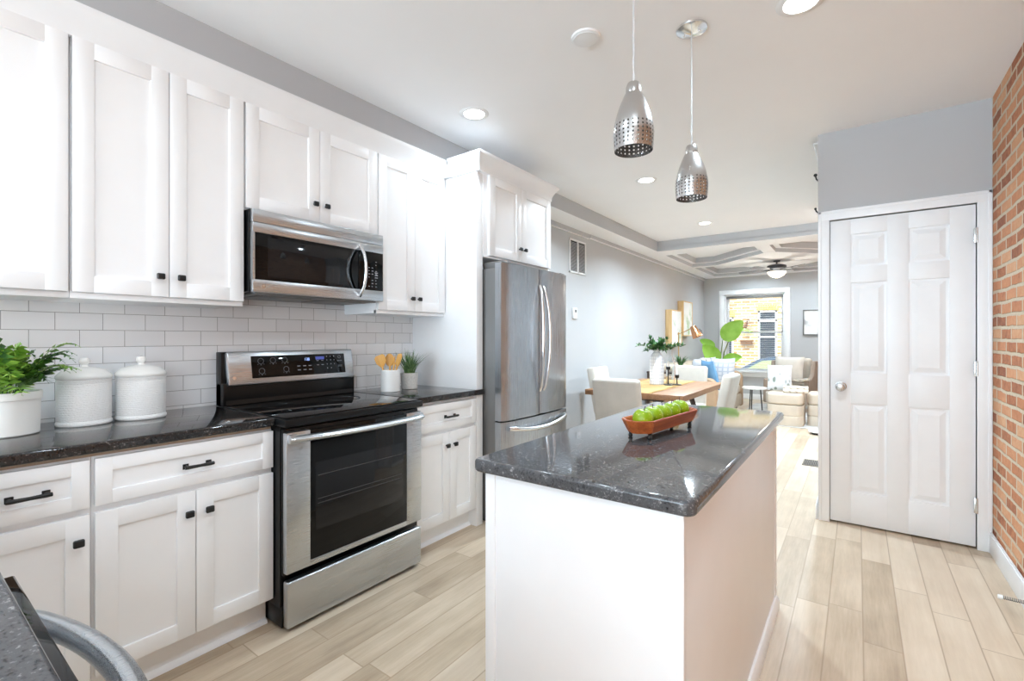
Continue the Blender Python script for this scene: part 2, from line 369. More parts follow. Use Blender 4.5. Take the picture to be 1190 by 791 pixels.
    def pillow(s, wx, hz, d, mat, n=14, mi=0, p=.45):
        """cushion: width wx along x, height hz along z, belly d along y, centred"""
        t = bmesh.new()
        def side(sg):
            V = []
            for i in range(n + 1):
                row = []
                for j in range(n + 1):
                    u = -1 + 2 * i / n; v = -1 + 2 * j / n
                    pin = 1 - .07 * (u * u * v * v) * 0
                    th = (max(0, (1 - u * u)) * max(0, (1 - v * v))) ** p
                    cu = u * (1 - .06 * (1 - v * v)); cv = v * (1 - .06 * (1 - u * u))
                    row.append(t.verts.new((cu * wx / 2, sg * th * d / 2, cv * hz / 2)))
                V.append(row)
            for i in range(n):
                for j in range(n): t.faces.new((V[i][j], V[i + 1][j], V[i + 1][j + 1], V[i][j + 1]))
        side(1); side(-1); bmesh.ops.remove_doubles(t, verts=t.verts, dist=1e-5); bmesh.ops.recalc_face_normals(t, faces=t.faces)
        bmesh.ops.transform(t, matrix=mat, verts=t.verts); return s._add(t, mi)
    def build(s, name, mats, parent=None, local=False, smooth=True, angle=38):
        bm = s.bm
        if parent is not None and not local:
            bmesh.ops.translate(bm, vec=-Vector(root_loc(parent)), verts=bm.verts)
        if smooth:
            for f in bm.faces: f.smooth = True
            for e in bm.edges:
                if len(e.link_faces) == 2 and e.calc_face_angle(0) > math.radians(angle): e.smooth = False
        me = bpy.data.meshes.new(name); bm.to_mesh(me); bm.free()
        for m in (mats if isinstance(mats, (list, tuple)) else [mats]): me.materials.append(M[m] if isinstance(m, str) else m)
        o = bpy.data.objects.new(name, me); COL.objects.link(o)
        if parent is not None: o.parent = parent
        return o
def root_loc(o):
    while o.parent: o = o.parent
    return o.location
def tag(o, label=None, cat=None, group=None, kind=None):
    if label: o['label'] = label
    if cat: o['category'] = cat
    if group: o['group'] = group
    if kind: o['kind'] = kind
    return o
def thing(name, label, cat, loc=(0, 0, 0), group=None, kind=None):
    o = bpy.data.objects.new(name, None); o.empty_display_size = .05; COL.objects.link(o); o.location = loc; return tag(o, label, cat, group, kind)
def struct(name, mb, m, label=None, parent=None, **k):
    o = mb.build(name, m, parent, **k)
    if parent is None: tag(o, label, None, None, 'structure')
    return o
def solo(name, mb, m, label, cat, group=None, **k): return tag(mb.build(name, m, **k), label, cat, group)
def copy_tree(o, parent=None):
    c = o.copy(); COL.objects.link(c)
    if parent: c.parent = parent
    for ch in list(o.children): copy_tree(ch, c)
    return c
def T(x, y, z): return Matrix.Translation((x, y, z))
def R(a, ax): return Matrix.Rotation(a, 4, ax)

# ------------------------------------------------------------------ the setting
ZC, XR, YF, YB = 2.655, 3.305, 10.624, -6.05         # ceiling, brick wall, far wall, rear wall
PX, PY = 2.448, 3.883                                # pantry corner
ZL = 2.51                                            # underside of soffit and beams
struct('floor', MB().box(-.1, XR + .1, YB - .1, YF + .1, -.10, 0), 'floor', 'pale wood plank floor running down the long room')
struct('ceiling', MB().box(-.1, XR + .1, YB - .1, YF + .1, ZC, ZC + .1), 'ceil', 'flat white ceiling')
struct('wall_left', MB().box(-.12, 0, YB - .1, YF + .1, 0, ZC), 'wall', 'light grey wall behind the cabinets and dining table')
b = MB(); b.box(XR, XR + .2, -.45, YF + .1, 0, ZC); b.box(XR, XR + .2, YB - .1, -2.45, 0, ZC); b.box(XR, XR + .2, -2.45, -.45, 0, .75); b.box(XR, XR + .2, -2.45, -.45, 2.35, ZC)  # opening behind the camera is added for the side fill lamp
struct('wall_right', b, 'brick', 'exposed red brick wall')
# far wall with the street window opening
wx0, wx1, wz0, wz1 = .41, 1.515, .575, 2.14
b = MB(); b.box(-.1, wx0, YF, YF + .22, 0, ZC); b.box(wx1, XR + .1, YF, YF + .22, 0, ZC); b.box(wx0, wx1, YF, YF + .22, 0, wz0); b.box(wx0, wx1, YF, YF + .22, wz1, ZC)
struct('wall_far', b, 'wall', 'grey wall with the street window')
# rear wall behind the camera, its wide opening added for the fill lamps
b = MB(); b.box(-.1, .30, YB - .12, YB, 0, ZC); b.box(2.9, XR + .1, YB - .12, YB, 0, ZC); b.box(.30, 2.9, YB - .12, YB, 0, .45); b.box(.30, 2.9, YB - .12, YB, 2.45, ZC)
struct('wall_rear', b, 'wall')
# pantry block with its door
b = MB(); b.box(PX, 2.505, PY, PY + .1, 0, ZC); b.box(3.248, XR, PY, PY + .1, 0, ZC); b.box(2.505, 3.248, PY, PY + .1, 2.06, ZC); b.box(PX, PX + .1, PY + .1, 5.9, 0, ZC); b.box(PX, XR, 5.9, 6.0, 0, ZC)
struct('wall_pantry', b, 'wall', 'grey wall above and around the white six panel door')
# soffit along the left side; grey faces, white underside
def two_tone(b):
    for f in b.bm.faces:
        f.normal_update(); f.material_index = 1 if f.normal.z < -.5 else 0
    return b
b = MB(); b.box(0, .32, -.6, 2.372, 2.372, ZC); b.box(0, .32, 2.372, 3.292, 2.482, ZC); b.box(0, .31, 3.292, 6.82, ZL, ZC); b.box(0, .035, 3.292, 5.21, ZL - .05, ZL + .01); b.box(0, .045, 5.21, YF - .01, ZL - .04, ZL + .01)
struct('ceiling_soffit', two_tone(b), ['wall', 'ceil'], 'grey soffit with white underside along the left wall')
# coffered beams over the sitting area: stepped trays around a solid diamond
CC = (1.62, 8.78); IX0, IX1, IY0, IY1 = .29, 2.95, 7.23, 10.33
def coffer_layer(b, z0, z1, g):
    x0, x1, y0, y1 = IX0 + g, IX1 - g, IY0 + g, IY1 - g
    b.box(0, x0, 6.82 if g == 0 else 6.9, YF, z0, z1); b.box(x1, XR, 6.82 if g == 0 else 6.9, YF, z0, z1)
    b.box(x0, x1, 6.82 if g == 0 else 6.9, y0, z0, z1); b.box(x0, x1, y1, YF, z0, z1)
    hw = .08 + g; d = 1.0 + g * 1.4
    b.prism([(CC[0], CC[1] - d), (CC[0] + d, CC[1]), (CC[0], CC[1] + d), (CC[0] - d, CC[1])], z0, z1)
    b.box(CC[0] - hw, CC[0] + hw, y0, y1, z0 + .0012, z1); b.box(x0, x1, CC[1] - hw, CC[1] + hw, z0 + .0024, z1)
b = MB(); coffer_layer(b, ZL, ZL + .055, 0); coffer_layer(b, ZL + .055, ZC, .075); b.box(0, XR, 6.82, 7.0, ZL + .05, ZC)
struct('ceiling_coffer', two_tone(b), ['wall', 'ceil'], 'grey and white coffered ceiling beams over the sitting area')
# trim
def crown(y0, y1, x, z0, z1, out):
    b = MB(); n = 8
    prof = [(x, z0)] + [(x + out * (1 - math.cos(k / n * PI / 2)) * .7 + out * .3 * k / n, z0 + (z1 - z0 - .012) * k / n) for k in range(1, n + 1)] + [(x + out, z1), (x - .02, z1), (x - .02, z0)]
    b.prism([(p[0], p[1]) for p in prof], -y1, -y0, mat=R(PI / 2, 'X')); return b
struct('trim_1', crown(-.6, 2.36, .347, 2.362, 2.468, .05), 'trim', 'white crown moulding over the wall cabinets')
def crown_path(base, z0, z1, out, zt=.012):
    """moulding swept round a corner path; base(o) gives the plan line pushed out by o"""
    n = 9; prof = [(0, z0), (.004, z0), (.004, z0 + .012)] + [(.004 + (out - .006) * (1 - math.cos(k / n * PI / 2)), z0 + .012 + (z1 - z0 - .03) * k / n) for k in range(1, n + 1)] + [(out, z1 - .014), (out, z1), (-.02, z1)]
    b = MB(); V = [[b.bm.verts.new((x, y, z)) for x, y in base(o)] for o, z in prof]
    for A, B in zip(V, V[1:]):
        for i in range(len(A) - 1): b.bm.faces.new((A[i], A[i + 1], B[i + 1], B[i]))
    bmesh.ops.recalc_face_normals(b.bm, faces=b.bm.faces); return b
b = crown_path(lambda o: [(.402, 2.386 - o), (.652 + o, 2.386 - o), (.652 + o, 3.292 + o), (.325, 3.292 + o)], 2.362, 2.478, .048)
b.box(.346, .652, 2.386, 3.292, 2.362, 2.477); b.box(.33, .41, 2.355, 2.40, 2.362, 2.477)
struct('trim_2', b, 'trim', 'white crown moulding around the cabinet over the fridge')
def base(name, x0, x1, y0, y1, h=.11, label=None):
    b = MB(); b.box(x0, x1, y0, y1, 0, h - .012, .002); dx = .004
    b.box(x0 + (dx if x1 - x0 < .05 else 0), x1 - (dx if x1 - x0 < .05 else 0), y0 + (dx if y1 - y0 < .05 else 0), y1 - (dx if y1 - y0 < .05 else 0), h - .012, h, .003)
    return struct(name, b, 'trim', label)
base('baseboard_left', 0, .015, 3.45, YF, label='white baseboard of the left wall')
base('baseboard_far', .02, XR - .02, YF - .015, YF, label='white baseboard below the street window')
base('baseboard_right', XR - .016, XR, .2, 3.86, .125, label='white baseboard along the brick wall')
base('baseboard_pantry', PX - .014, PX, PY - .012, 5.9, .11, label='white baseboard turning the pantry corner')
struct('backsplash', MB().box(0, .008, -.4, 2.384, .909, 1.46), 'tile', 'white subway tile backsplash')

# pantry door
d1 = thing('door_1', 'white six panel door with satin knob in grey wall', None, (2.87, PY, 0), kind='structure')
def panel_door(b, x0, x1, z0, z1, yf, th):
    W = x1 - x0; st = .117; mid = .109; pw = (W - 2 * st - mid) / 2
    rails = [(z0, .225), (.815, 1.022), (1.62, 1.727), (1.945, z1)]
    for a, c in ((x0, x0 + st), (x0 + st + pw, x0 + st + pw + mid), (x1 - st, x1)): b.box(a, c, yf, yf + th, z0, z1, .003)
    for i, (a, c) in enumerate(rails):
        for xa in (x0 + st, x0 + st + pw + mid): b.box(xa - .004, xa + pw + .004, yf, yf + th, a, c, .003)
    for xa in (x0 + st, x0 + st + pw + mid):
        for (a, c) in ((rails[0][1], rails[1][0]), (rails[1][1], rails[2][0]), (rails[2][1], rails[3][0])):
            b.box(xa - .002, xa + pw + .002, yf + .012, yf + th - .004, a - .002, c + .002)
            # sloped moulding and raised field
            t = [(xa, a), (xa + pw, a), (xa + pw, c), (xa, c)]
            def ring(ins, y): return [(p[0] + (ins if k in (0, 3) else -ins), y, p[1] + (ins if k in (0, 1) else -ins)) for k, p in enumerate(t)]
            A, B, C = ring(.012, yf + .012), ring(.014, yf + .0118), ring(.044, yf + .002)
            for Q, S in ((B, C),):
                for k in range(4): b.quad(Q[k], Q[(k + 1) % 4], S[(k + 1) % 4], S[k])
            b.quad(*C)
b = MB(); panel_door(b, 2.517, 3.236, .012, 2.047, PY + .004, .04); b.build('door_panel', 'door', d1)
b = MB(); cw = .064
for (x0, x1) in ((2.5145 - cw, 2.5145), (3.239, 3.239 + cw)):
    b.box(x0, x1, PY - .016, PY, 0, 2.052 + cw, .003); b.box(x0 + (.0 if x0 < 2.6 else cw - .018), x0 + (.018 if x0 < 2.6 else cw), PY - .022, PY - .014, 0, 2.052 + cw, .003)
b.box(2.5145 - cw, 3.239 + cw, PY - .0165, PY, 2.052, 2.052 + cw, .003); b.box(2.5145 - cw, 3.239 + cw, PY - .022, PY - .014, 2.052 + cw - .018, 2.052 + cw, .003)
b.build('casing', 'trim', d1)
b = MB(); b.lathe([(.032, 0), (.032, .006), (.014, .010), (.012, .03), (.018, .038), (.027, .046), (.029, .056), (.024, .066), (.012, .070), (0, .070)], (2.578, PY + .004, .925), 28, mat=R(PI / 2, 'X')); b.build('knob', 'nickel', d1)
for z in (.26, 1.07, 1.86):
    b = MB(); b.cyl((3.238, PY - .012, z - .045), (3.238, PY - .012, z + .045), .006, n=12); b.box(3.226, 3.25, PY - .010, PY + .002, z - .044, z + .044, .001); b.build('hinge', 'nickel', d1)
# street window
w1 = thing('window_1', 'white double hung street window with grey blind head', None, (.96, YF, .575), kind='structure')
b = MB(); c = .097
b.box(wx0 - c, wx0, YF - .02, YF, wz0 - .02, wz1 + c, .003); b.box(wx1, wx1 + c, YF - .02, YF, wz0 - .02, wz1 + c, .003); b.box(wx0 - c, wx1 + c, YF - .021, YF, wz1, wz1 + c, .003)
b.build('casing', 'trim', w1)
b = MB(); b.box(wx0 - c - .02, wx1 + c + .02, YF - .06, YF + .1, wz0 - .035, wz0, .004); b.box(wx0 - c, wx1 + c, YF - .018, YF, wz0 - .12, wz0 - .035, .003); b.build('sill', 'trim', w1)
b = MB(); ym = YF + .12
for (x0, x1, z0, z1) in ((wx0, wx0 + .03, wz0, wz1), (wx1 - .03, wx1, wz0, wz1), (wx0, wx1, wz1 - .03, wz1), (wx0, wx1, wz0, wz0 + .015)): b.box(x0, x1, YF + .02, YF + .2, z0, z1, .002)
b.build('frame', 'trim', w1)
for (z0, z1, yy) in ((wz0 + .015, 1.385, ym - .02), (1.345, wz1 - .03, ym + .02)):
    b = MB()
    for (x0, x1, a, e) in ((wx0 + .03, wx0 + .07, z0, z1), (wx1 - .07, wx1 - .03, z0, z1), (wx0 + .03, wx1 - .03, z0, z0 + .03), (wx0 + .03, wx1 - .03, z1 - .03, z1)): b.box(x0, x1, yy - .015, yy + .015, a, e, .002)
    s_ = b.build('sash', 'trim', w1)
    MB().box(wx0 + .07, wx1 - .07, yy - .002, yy + .002, z0 + .03, z1 - .03).build('pane', 'glass', s_)
b = MB(); b.box(wx0 + .032, wx1 - .032, YF + .03, YF + .075, wz1 - .085, wz1 - .032, .003); hb = b.build('blind_head', 'steelside', w1)
b = MB()
z = wz1 - .10
while z > wz0 + .06:
    b.box(wx0 + .04, wx1 - .04, -.0125, .0125, -.0006, .0006, rot=T(0, YF + .05, z) @ R(math.radians(-9), 'X')); z -= .040
b.build('blind_slats', 'plate', hb)

# ------------------------------------------------------------------ cabinets
def shaker(b, X, y0, y1, z0, z1, st=.06, th=.02, rec=.009, bv=.0015):
    b.box(X, X + th, y0, y0 + st, z0, z1, bv); b.box(X, X + th, y1 - st, y1, z0, z1, bv)
    b.box(X, X + th, y0 + st - .001, y1 - st + .001, z0, z0 + st, bv); b.box(X, X + th, y0 + st - .001, y1 - st + .001, z1 - st, z1, bv)
    b.box(X + .001, X + th - rec, y0 + st - .003, y1 - st + .003, z0 + st - .003, z1 - st + .003); return b
def knob(parent, X, y, z):
    b = MB(); b.cyl((X, y, z), (X + .018, y, z), .006, .005, 12); b.box(X + .014, X + .028, y - .0145, y + .0145, z - .0125, z + .0125, .005, seg=3); return b.build('knob', 'black', parent)
def pull(parent, X, y0, y1, z):
    b = MB()
    for y in (y0 + .008, y1 - .008): b.cyl((X, y, z), (X + .026, y, z), .006, .0055, 12); b.box(X, X + .004, y - .010, y + .010, z - .010, z + .010, .0015)
    b.tube([(X + .026, y0 - .002, z), (X + .0275, y0 + .01, z), (X + .028, (y0 + y1) / 2, z), (X + .0275, y1 - .01, z), (X + .026, y1 + .002, z)], [.0065, .007, .0058, .007, .0065], 12); return b.build('handle', 'black', parent)
def base_cab(name, label, y0, y1, draw, doors, knobs, pl, kick=True, right_gable=False):
    """draw=(y0,y1) front; doors list of (y0,y1); knobs list of y; pl=(y0,y1) of pull"""
    r = thing(name, label, 'cabinet', (0.3, (y0 + y1) / 2, 0), 'white base cabinets along the left wall')
    b = MB(); b.box(.003, .61, y0, y1, .115, .858, .001); b.build('body', 'cab', r)
    b = MB(); b.box(.10, .545, y0, y1, 0, .115); b.box(.545, .56, y0, y1, 0, .11); b.prism([(.56, 0), (.578, 0), (.574, .012), (.562, .02), (.56, .02)], -y1, -y0, mat=R(PI / 2, 'X')); b.build('toe_kick', 'cab', r)
    b = shaker(MB(), .612, draw[0], draw[1], .695, .852, .045); dr = b.build('drawer', 'cab', r); pull(dr, .632, pl[0], pl[1], .770)
    for (a, c), ky in zip(doors, knobs):
        b = shaker(MB(), .612, a, c, .128, .672, .06); dd = b.build('door', 'cab', r); knob(dd, .632, ky, .592)
    return r
base_cab('base_cabinet', 'narrow white base cabinet with drawer and single door under the fern', .06, .436, (.125, .430), [(.125, .430)], [.399], (.238, .334))
base_cab('base_cabinet', 'white two door base cabinet between the canisters and the range', .437, 1.036, (.444, 1.034), [(.444, .738), (.741, 1.034)], [.712, .780], (.696, .789))
base_cab('base_cabinet', 'white two door base cabinet under the spoon crock, beside the tall fridge panel', 1.825, 2.384, (1.833, 2.378), [(1.833, 2.128), (2.131, 2.378)], [2.097, 2.165], (2.080, 2.176))
def upper(label, y0, y1, z0, z1, doors, knobs, kz, X=.325, y_off=0, name='wall_cabinet', rail=.02):
    r = thing(name, label, 'cabinet', (X / 2, (y0 + y1) / 2, z0), 'white wall cabinets')
    b = MB(); b.box(.003 if X < .5 else .33, X, y0, y1, z0, z1, .001); b.box(X - .02, X + .003, y0, y1, z0 - .001, z0 + rail, .001); b.build('body', 'cab', r)
    for (a, c), ky in zip(doors, knobs):
        d = shaker(MB(), X + .003, a, c, z0 + rail + .002, z1 - .004, .062).build('door', 'cab', r)
        if ky is not None: knob(d, X + .023, ky, kz)
    return r
upper('white wall cabinet door in the top corner beside the fern', .02, .436, 1.402, 2.368, [(.03, .430)], [None], 1.5)
upper('tall white two door wall cabinet above the two canisters', .4375, 1.043, 1.402, 2.368, [(.441, .742), (.745, 1.040)], [.708, .782], 1.506)
upper('short white two door wall cabinet directly above the microwave', 1.0445, 1.808, 1.862, 2.368, [(1.050, 1.427), (1.430, 1.804)], [1.395, 1.462], 1.96, rail=.004)
upper('white two door wall cabinet beside the tall fridge panel', 1.8095, 2.384, 1.402, 2.368, [(1.813, 2.098), (2.101, 2.378)], [2.070, 2.129], 1.504)
r = upper('white two door cabinet above the stainless fridge', 2.452, 3.29, 1.80, 2.368, [(2.494, 2.872), (2.875, 3.286)], [2.842, 2.905], 1.905, X=.63, name='fridge_cabinet', rail=.012)
solo('end_panel', MB().box(.003, .628, 2.386, 2.45, 0, 2.36, .002), 'cab', 'tall white end panel between the worktop and the stainless fridge', 'panel')

# worktops
def slab(b, poly, z0, z1, bv=.008, mi=0): return b.prism(poly, z0, z1, mi, bv)
b = MB(); slab(b, [(.009, -.38), (.648, -.38), (.648, 1.036), (.009, 1.036)], .873, .909)
o = solo('worktop', b, 'granite', 'dark granite worktop left of the range carrying the canisters', 'worktop')
MB().box(.02, .61, -.3, 1.034, .8585, .873).build('plywood_strip', 'tan', o)
b = MB(); slab(b, [(.009, 1.83), (.648, 1.83), (.648, 2.448), (.632, 2.448), (.632, 2.383), (.009, 2.383)], .873, .909, .006)
o = solo('worktop', b, 'granite', 'dark granite worktop right of the range carrying the spoon crock', 'worktop')
MB().box(.02, .61, 1.832, 2.38, .8585, .873).build('plywood_strip', 'cab', o)

# rear run: worktop in the near corner, dishwasher with a bowed handle
b = MB(); slab(b, [(.66, -.55), (2.16, -.55), (2.16, .117), (.66, .117)], .873, .909)
solo('worktop', b, 'granite_island', 'grey granite worktop corner in the bottom left above the dishwasher', 'worktop')
r = thing('base_cabinet', 'white base cabinet end beside the dishwasher', 'cabinet', (1.0, -.25, 0)); 
b = MB(); b.box(.66, 1.535, -.54, .07, .115, .872, .001); b.build('body', 'cab', r)
b = MB(); b.box(.66, 1.53, -.5, 0, 0, .115); b.build('toe_kick', 'cab', r)
r = thing('dishwasher', 'dishwasher with black top edge and bowed steel handle in the bottom left corner', 'dishwasher', (1.84, -.2, 0))
b = MB(); b.box(1.54, 2.14, -.53, .09, .10, .870, .002); b.box(1.56, 2.12, -.5, .03, 0, .10); b.build('body', 'steelside', r)
b = MB(); b.box(1.543, 2.137, .092, .142, .12, .846, .006); dd = b.build('door', 'steelv', r)
b = MB(); b.box(1.543, 2.137, .092, .143, .846, .862, .003); b.build('control_edge', 'blackgloss', r)
b = MB(); pts = [(1.555 + .57 * k / 20, .146 + .062 * math.sin(PI * k / 20) ** .8, .79) for k in range(21)]
b.tube(pts, .017, 14, flat=1.0); b.build('handle', 'steel', dd)

# ------------------------------------------------------------------ range
RY0, RY1 = 1.040, 1.802
r = thing('range', 'stainless freestanding range with black glass cooktop and oven window', 'range', (.36, 1.42, 0))
b = MB(); b.box(.03, .675, RY0, RY1 + .018, .09, .872, .003); b.box(.06, .66, RY0 + .02, RY1, .0, .09); b.box(.55, .69, RY0, RY1, .015, .10, .003); b.build('body', 'blackplastic', r)
b = MB(); b.box(.10, .722, RY0 - .003, RY1 + .021, .872, .905, .008); b.build('cooktop_frame', 'blackplastic', r)
b = MB(); b.box(.115, .705, RY0 + .012, RY1 + .006, .9055, .9105, .002); ct = b.build('cooktop_glass', 'blackgloss', r)
M['ringmark'] = plain('burner_ring_print', srgb(48, 48, 50), .15)
for (x, y, rr) in ((.30, 1.23, .08), (.30, 1.60, .095), (.55, 1.23, .105), (.55, 1.61, .08)):
    b = MB(); b.lathe([(rr - .003, .9106), (rr - .003, .9109), (rr, .9109), (rr, .9106)], (x, y, 0), 48, cap=False); b.build('burner_ring', 'ringmark', ct)
# backguard: black lower, sloped stainless upper
b = MB(); b.box(.012, .070, RY0 + .014, RY1 + .014, .905, 1.180, .003); b.box(.012, .10, RY0 + .014, RY1 + .014, .905, 1.02, .003); b.prism([(.10, .911), (.104, .911), (.085, 1.02), (.08, 1.02)], -(RY1 + .004), -(RY0 + .026), mat=R(PI / 2, 'X'))
bg_ = b.build('backguard', 'blackplastic', r)
tilt = math.radians(10)
def gd(u, v, off=0):    # point on the sloped control face; u along y, v up the slope
    return (.118 - v * math.sin(tilt) + off * math.cos(tilt), u, 1.008 + v * math.cos(tilt) + off * math.sin(tilt))
def gbox(b, u0, u1, v0, v1, o0, o1, bv=.0, mi=0):
    mt = T(.118, 0, 1.008) @ R(-tilt, 'Y'); return b.box(o0, o1, u0, u1, v0, v1, bv, mi, rot=mt)
b = MB(); gbox(b, RY0 + .030, RY1 + .002, 0, .176, -.03, .004, .010); face = b.build('control_face', 'steel', r)
b = MB(); gbox(b, 1.186, 1.742, .032, .150, .0035, .007, .003)
def ring(b, u, v, rr):
    t = T(*gd(u, v, .0072)) @ R(PI / 2 - tilt, 'Y'); b.lathe([(rr - .0012, 0), (rr - .0012, .0006), (rr, .0006), (rr, 0)], (0, 0, 0), 24, mat=t, cap=False, mi=1)
for (u, v) in ((1.235, .122), (1.30, .124), (1.365, .124), (1.237, .068), (1.37, .072)):
    ring(b, u, v, .0155)
    gbox(b, u - .003, u + .003, v - .022, v - .0195, .0071, .0076, 0, 1)
    for s in (-1, 1): gbox(b, u + s * .016 - .002, u + s * .016 + .002, v - .018, v - .016, .0071, .0076, 0, 1)
for v in (.083, .061):
    for u in (1.435, 1.47, 1.503): gbox(b, u, u + .018, v, v + .0045, .0071, .0076, 0, 1)
for v in (.110, .085):
    for u in (1.555, 1.585): gbox(b, u, u + .014, v, v + .0035, .0071, .0076, 0, 1)
for v in (.132, .110, .086, .062):
    for u in (1.620, 1.645, 1.668): 
        if not (v < .07 and u > 1.66): gbox(b, u, u + .0035, v, v + .006, .0071, .0076, 0, 1)
for v in (.108, .104): gbox(b, 1.690, 1.722, v, v + .0015, .0071, .0076, 0, 1)
for v in (.078, .072): gbox(b, 1.692, 1.722, v, v + .0015, .0071, .0076, 0, 1)
ring(b, 1.706, .130, .009); pn = b.build('control_panel', ['blackgloss', 'mark'], face)
M['displaydim'] = emit('display_blue', srgb(70, 80, 150), .25)
b = MB()
def seg7(b, u, v, w, h, segs):
    t = .0016
    S = {'a': (0, w, h - t, h), 'g': (0, w, h / 2 - t / 2, h / 2 + t / 2), 'd': (0, w, 0, t), 'f': (0, t, h / 2, h), 'b': (w - t, w, h / 2, h), 'e': (0, t, 0, h / 2), 'c': (w - t, w, 0, h / 2)}
    for q in segs: a = S[q]; gbox(b, u + a[0], u + a[1], v + a[2], v + a[3], .0071, .0077)
seg7(b, 1.478, .115, .008, .015, 'bc'); seg7(b, 1.492, .115, .008, .015, 'abcdg'); seg7(b, 1.503, .115, .008, .015, 'abcdefg')
b.build('clock', 'display', pn)
b = MB(); gbox(b, 1.55, 1.605, .118, .136, .0071, .0074); b.build('display_window', 'displaydim', pn)
b = MB(); t = T(*gd(1.098, .04, .0045)) @ R(PI / 2 - tilt, 'Y'); b.lathe([(.0, 0), (.009, 0), (.009, .001), (0, .001)], n=24, mat=t); b.build('badge', 'chrome', face)
# oven door
X0 = .70
b = MB(); b.box(.676, X0, RY0 + .004, RY1, .235, .862, .004); b.build('door_inner', 'blackplastic', r)
b = MB(); dy0, dy1, gy0, gy1, gz0, gz1 = RY0, RY1, 1.149, 1.698, .277, .846
b.box(X0, .73, dy0, gy0, .252, .850, .004); b.box(X0, .73, gy1, dy1, .252, .850, .004); b.box(X0, .729, gy0 - .001, gy1 + .001, .252, gz0, .002)
od = b.build('oven_door', 'steel', r)
b = MB(); b.box(X0 + .004, .7285, gy0 + .0005, gy1 - .0005, gz0 + .0005, .848, .001)
b.build('oven_window', 'blackgloss', od)
M['ovenview'] = plain('oven_window_inner_pane', srgb(22, 22, 24), .06, **{'Specular IOR Level': .35})
b = MB(); b.box(.7284, .7292, gy0 + .025, gy1 - .025, .40, .70, .0003); b.build('inner_pane', 'ovenview', od)
M['rack'] = plain('oven_rack_wire', srgb(92, 92, 94), .3, metal=.6)
b = MB()
for z in (.515, .535, .64): b.box(.7290, .7297, gy0 + .035, gy1 - .035, z, z + .0022)
b.build('oven_rack', 'rack', od)
b = MB(); n = 16
pts = [(.738 + .048 * (math.sin(PI * k / n)) ** .6, RY0 + .012 + (RY1 - RY0 - .024) * k / n, .824) for k in range(n + 1)]
b.tube(pts, .024, 14, flat=.6); b.box(.728, .752, RY0 + .004, RY0 + .04, .804, .844, .006); b.box(.728, .752, RY1 - .04, RY1 - .004, .804, .844, .006); b.build('handle', 'steel', od)
b = MB(); b.box(.69, .73, RY0 + .004, RY1, .018, .216, .010, seg=4); dr = b.build('storage_drawer', 'steel', r)

# ------------------------------------------------------------------ over-range microwave
r = thing('microwave', 'stainless over range microwave with black door glass and bowed handle', 'microwave', (.2, 1.43, 1.47))
MY0, MY1, MZ0, MZ1 = 1.052, 1.804, 1.468, 1.858
b = MB(); b.box(.012, .375, MY0, MY1, MZ0 + .004, MZ1, .002); b.build('body', 'blackplastic', r)
b = MB(); b.box(.375, .40, MY0 + .004, MY1, 1.797, MZ1, .003); b.build('top_vent_band', 'steel', r)
b = MB(); b.box(.375, .401, MY0 + .004, MY1, 1.749, 1.7955, .002); b.box(.375, .401, MY0 + .004, MY1, MZ0, 1.528, .003); b.box(.375, .4005, MY0 + .004, MY0 + .014, 1.528, 1.749, .0); md = b.build('door', 'steel', r)
b = MB(); b.box(.376, .3995, MY0 + .0145, 1.628, 1.5285, 1.7485, .001); b.build('door_glass', 'blackgloss', md)
b = MB(); b.box(.3994, .4, MY0 + .075, 1.57, 1.545, 1.732, .0002); b.build('inner_pane', 'ovenview', md)
b = MB(); b.box(.376, .3995, 1.6295, MY1 - .001, 1.5285, 1.7485, .001); rr = random.Random(3)
for i in range(9):
    for u in (1.675, 1.700, 1.722, 1.748):
        if rr.random() < .85: b.box(.3995, .4, u, u + .006 + .006 * rr.random(), 1.548 + i * .018, 1.552 + i * .018, 0, 1)
for i in range(3): b.box(.3995, .4, 1.745, 1.765, 1.60 + i * .014, 1.606 + i * .014, 0, 1)
b.build('keypad', ['blackgloss', 'mark'], r)
b = MB(); n = 14; b.tube([(.402 + .052 * math.sin(PI * k / n) ** .7, 1.640, 1.49 + .285 * k / n) for k in range(n + 1)], .013, 12, flat=.7, up=(0, 1, 0)); b.build('handle', 'chrome', md)
b = MB(); t = T(.4012, 1.105, 1.497) @ R(PI / 2, 'Y'); b.lathe([(0, 0), (.010, 0), (.010, .0008), (0, .0008)], n=24, mat=t); b.build('badge', 'nickel', md)
b = MB(); b.box(.06, .37, MY0 + .03, MY1 - .03, MZ0 - .008, MZ0 + .004, .002)
for i in range(2):
    y0 = MY0 + .07 + i * .34; b.box(.10, .33, y0, y0 + .27, MZ0 - .013, MZ0 - .007, .002)
b.build('grease_filter', 'steelside', r)

# ------------------------------------------------------------------ fridge
r = thing('refrigerator', 'stainless french door fridge with two bowed door handles', 'refrigerator', (.4, 2.89, 0))
FY0, FY1, FZ = 2.466, 3.326, 1.752
b = MB(); b.box(.05, .715, FY0 + .01, FY1 - .01, .03, 1.72, .004); b.box(.1, .7, FY0 + .03, FY1 - .03, 0, .03); b.build('body', 'steelside', r)
def curved_door(y0, y1, z0, z1, bow=.022):
    b = MB(); n = 10; poly = [(.722, y0), (.722, y1)]; 
    for k in range(n, -1, -1):
        u = k / n; edge = min(1, min(u, 1 - u) / .04) ** .5 * .014
        yy = y0 + (y1 - y0) * u; poly.append((.772 + edge + bow * (1 - ((yy - 2.896) / .43) ** 2), yy))
    b.prism(poly, z0, z1, b=0); return b
dL = curved_door(FY0, 2.892, .70, FZ).build('door', 'steelv', r); dR = curved_door(2.897, FY1, .70, FZ).build('door', 'steelv', r)
fz = curved_door(FY0, FY1, .07, .69).build('freezer_drawer', 'steelv', r)
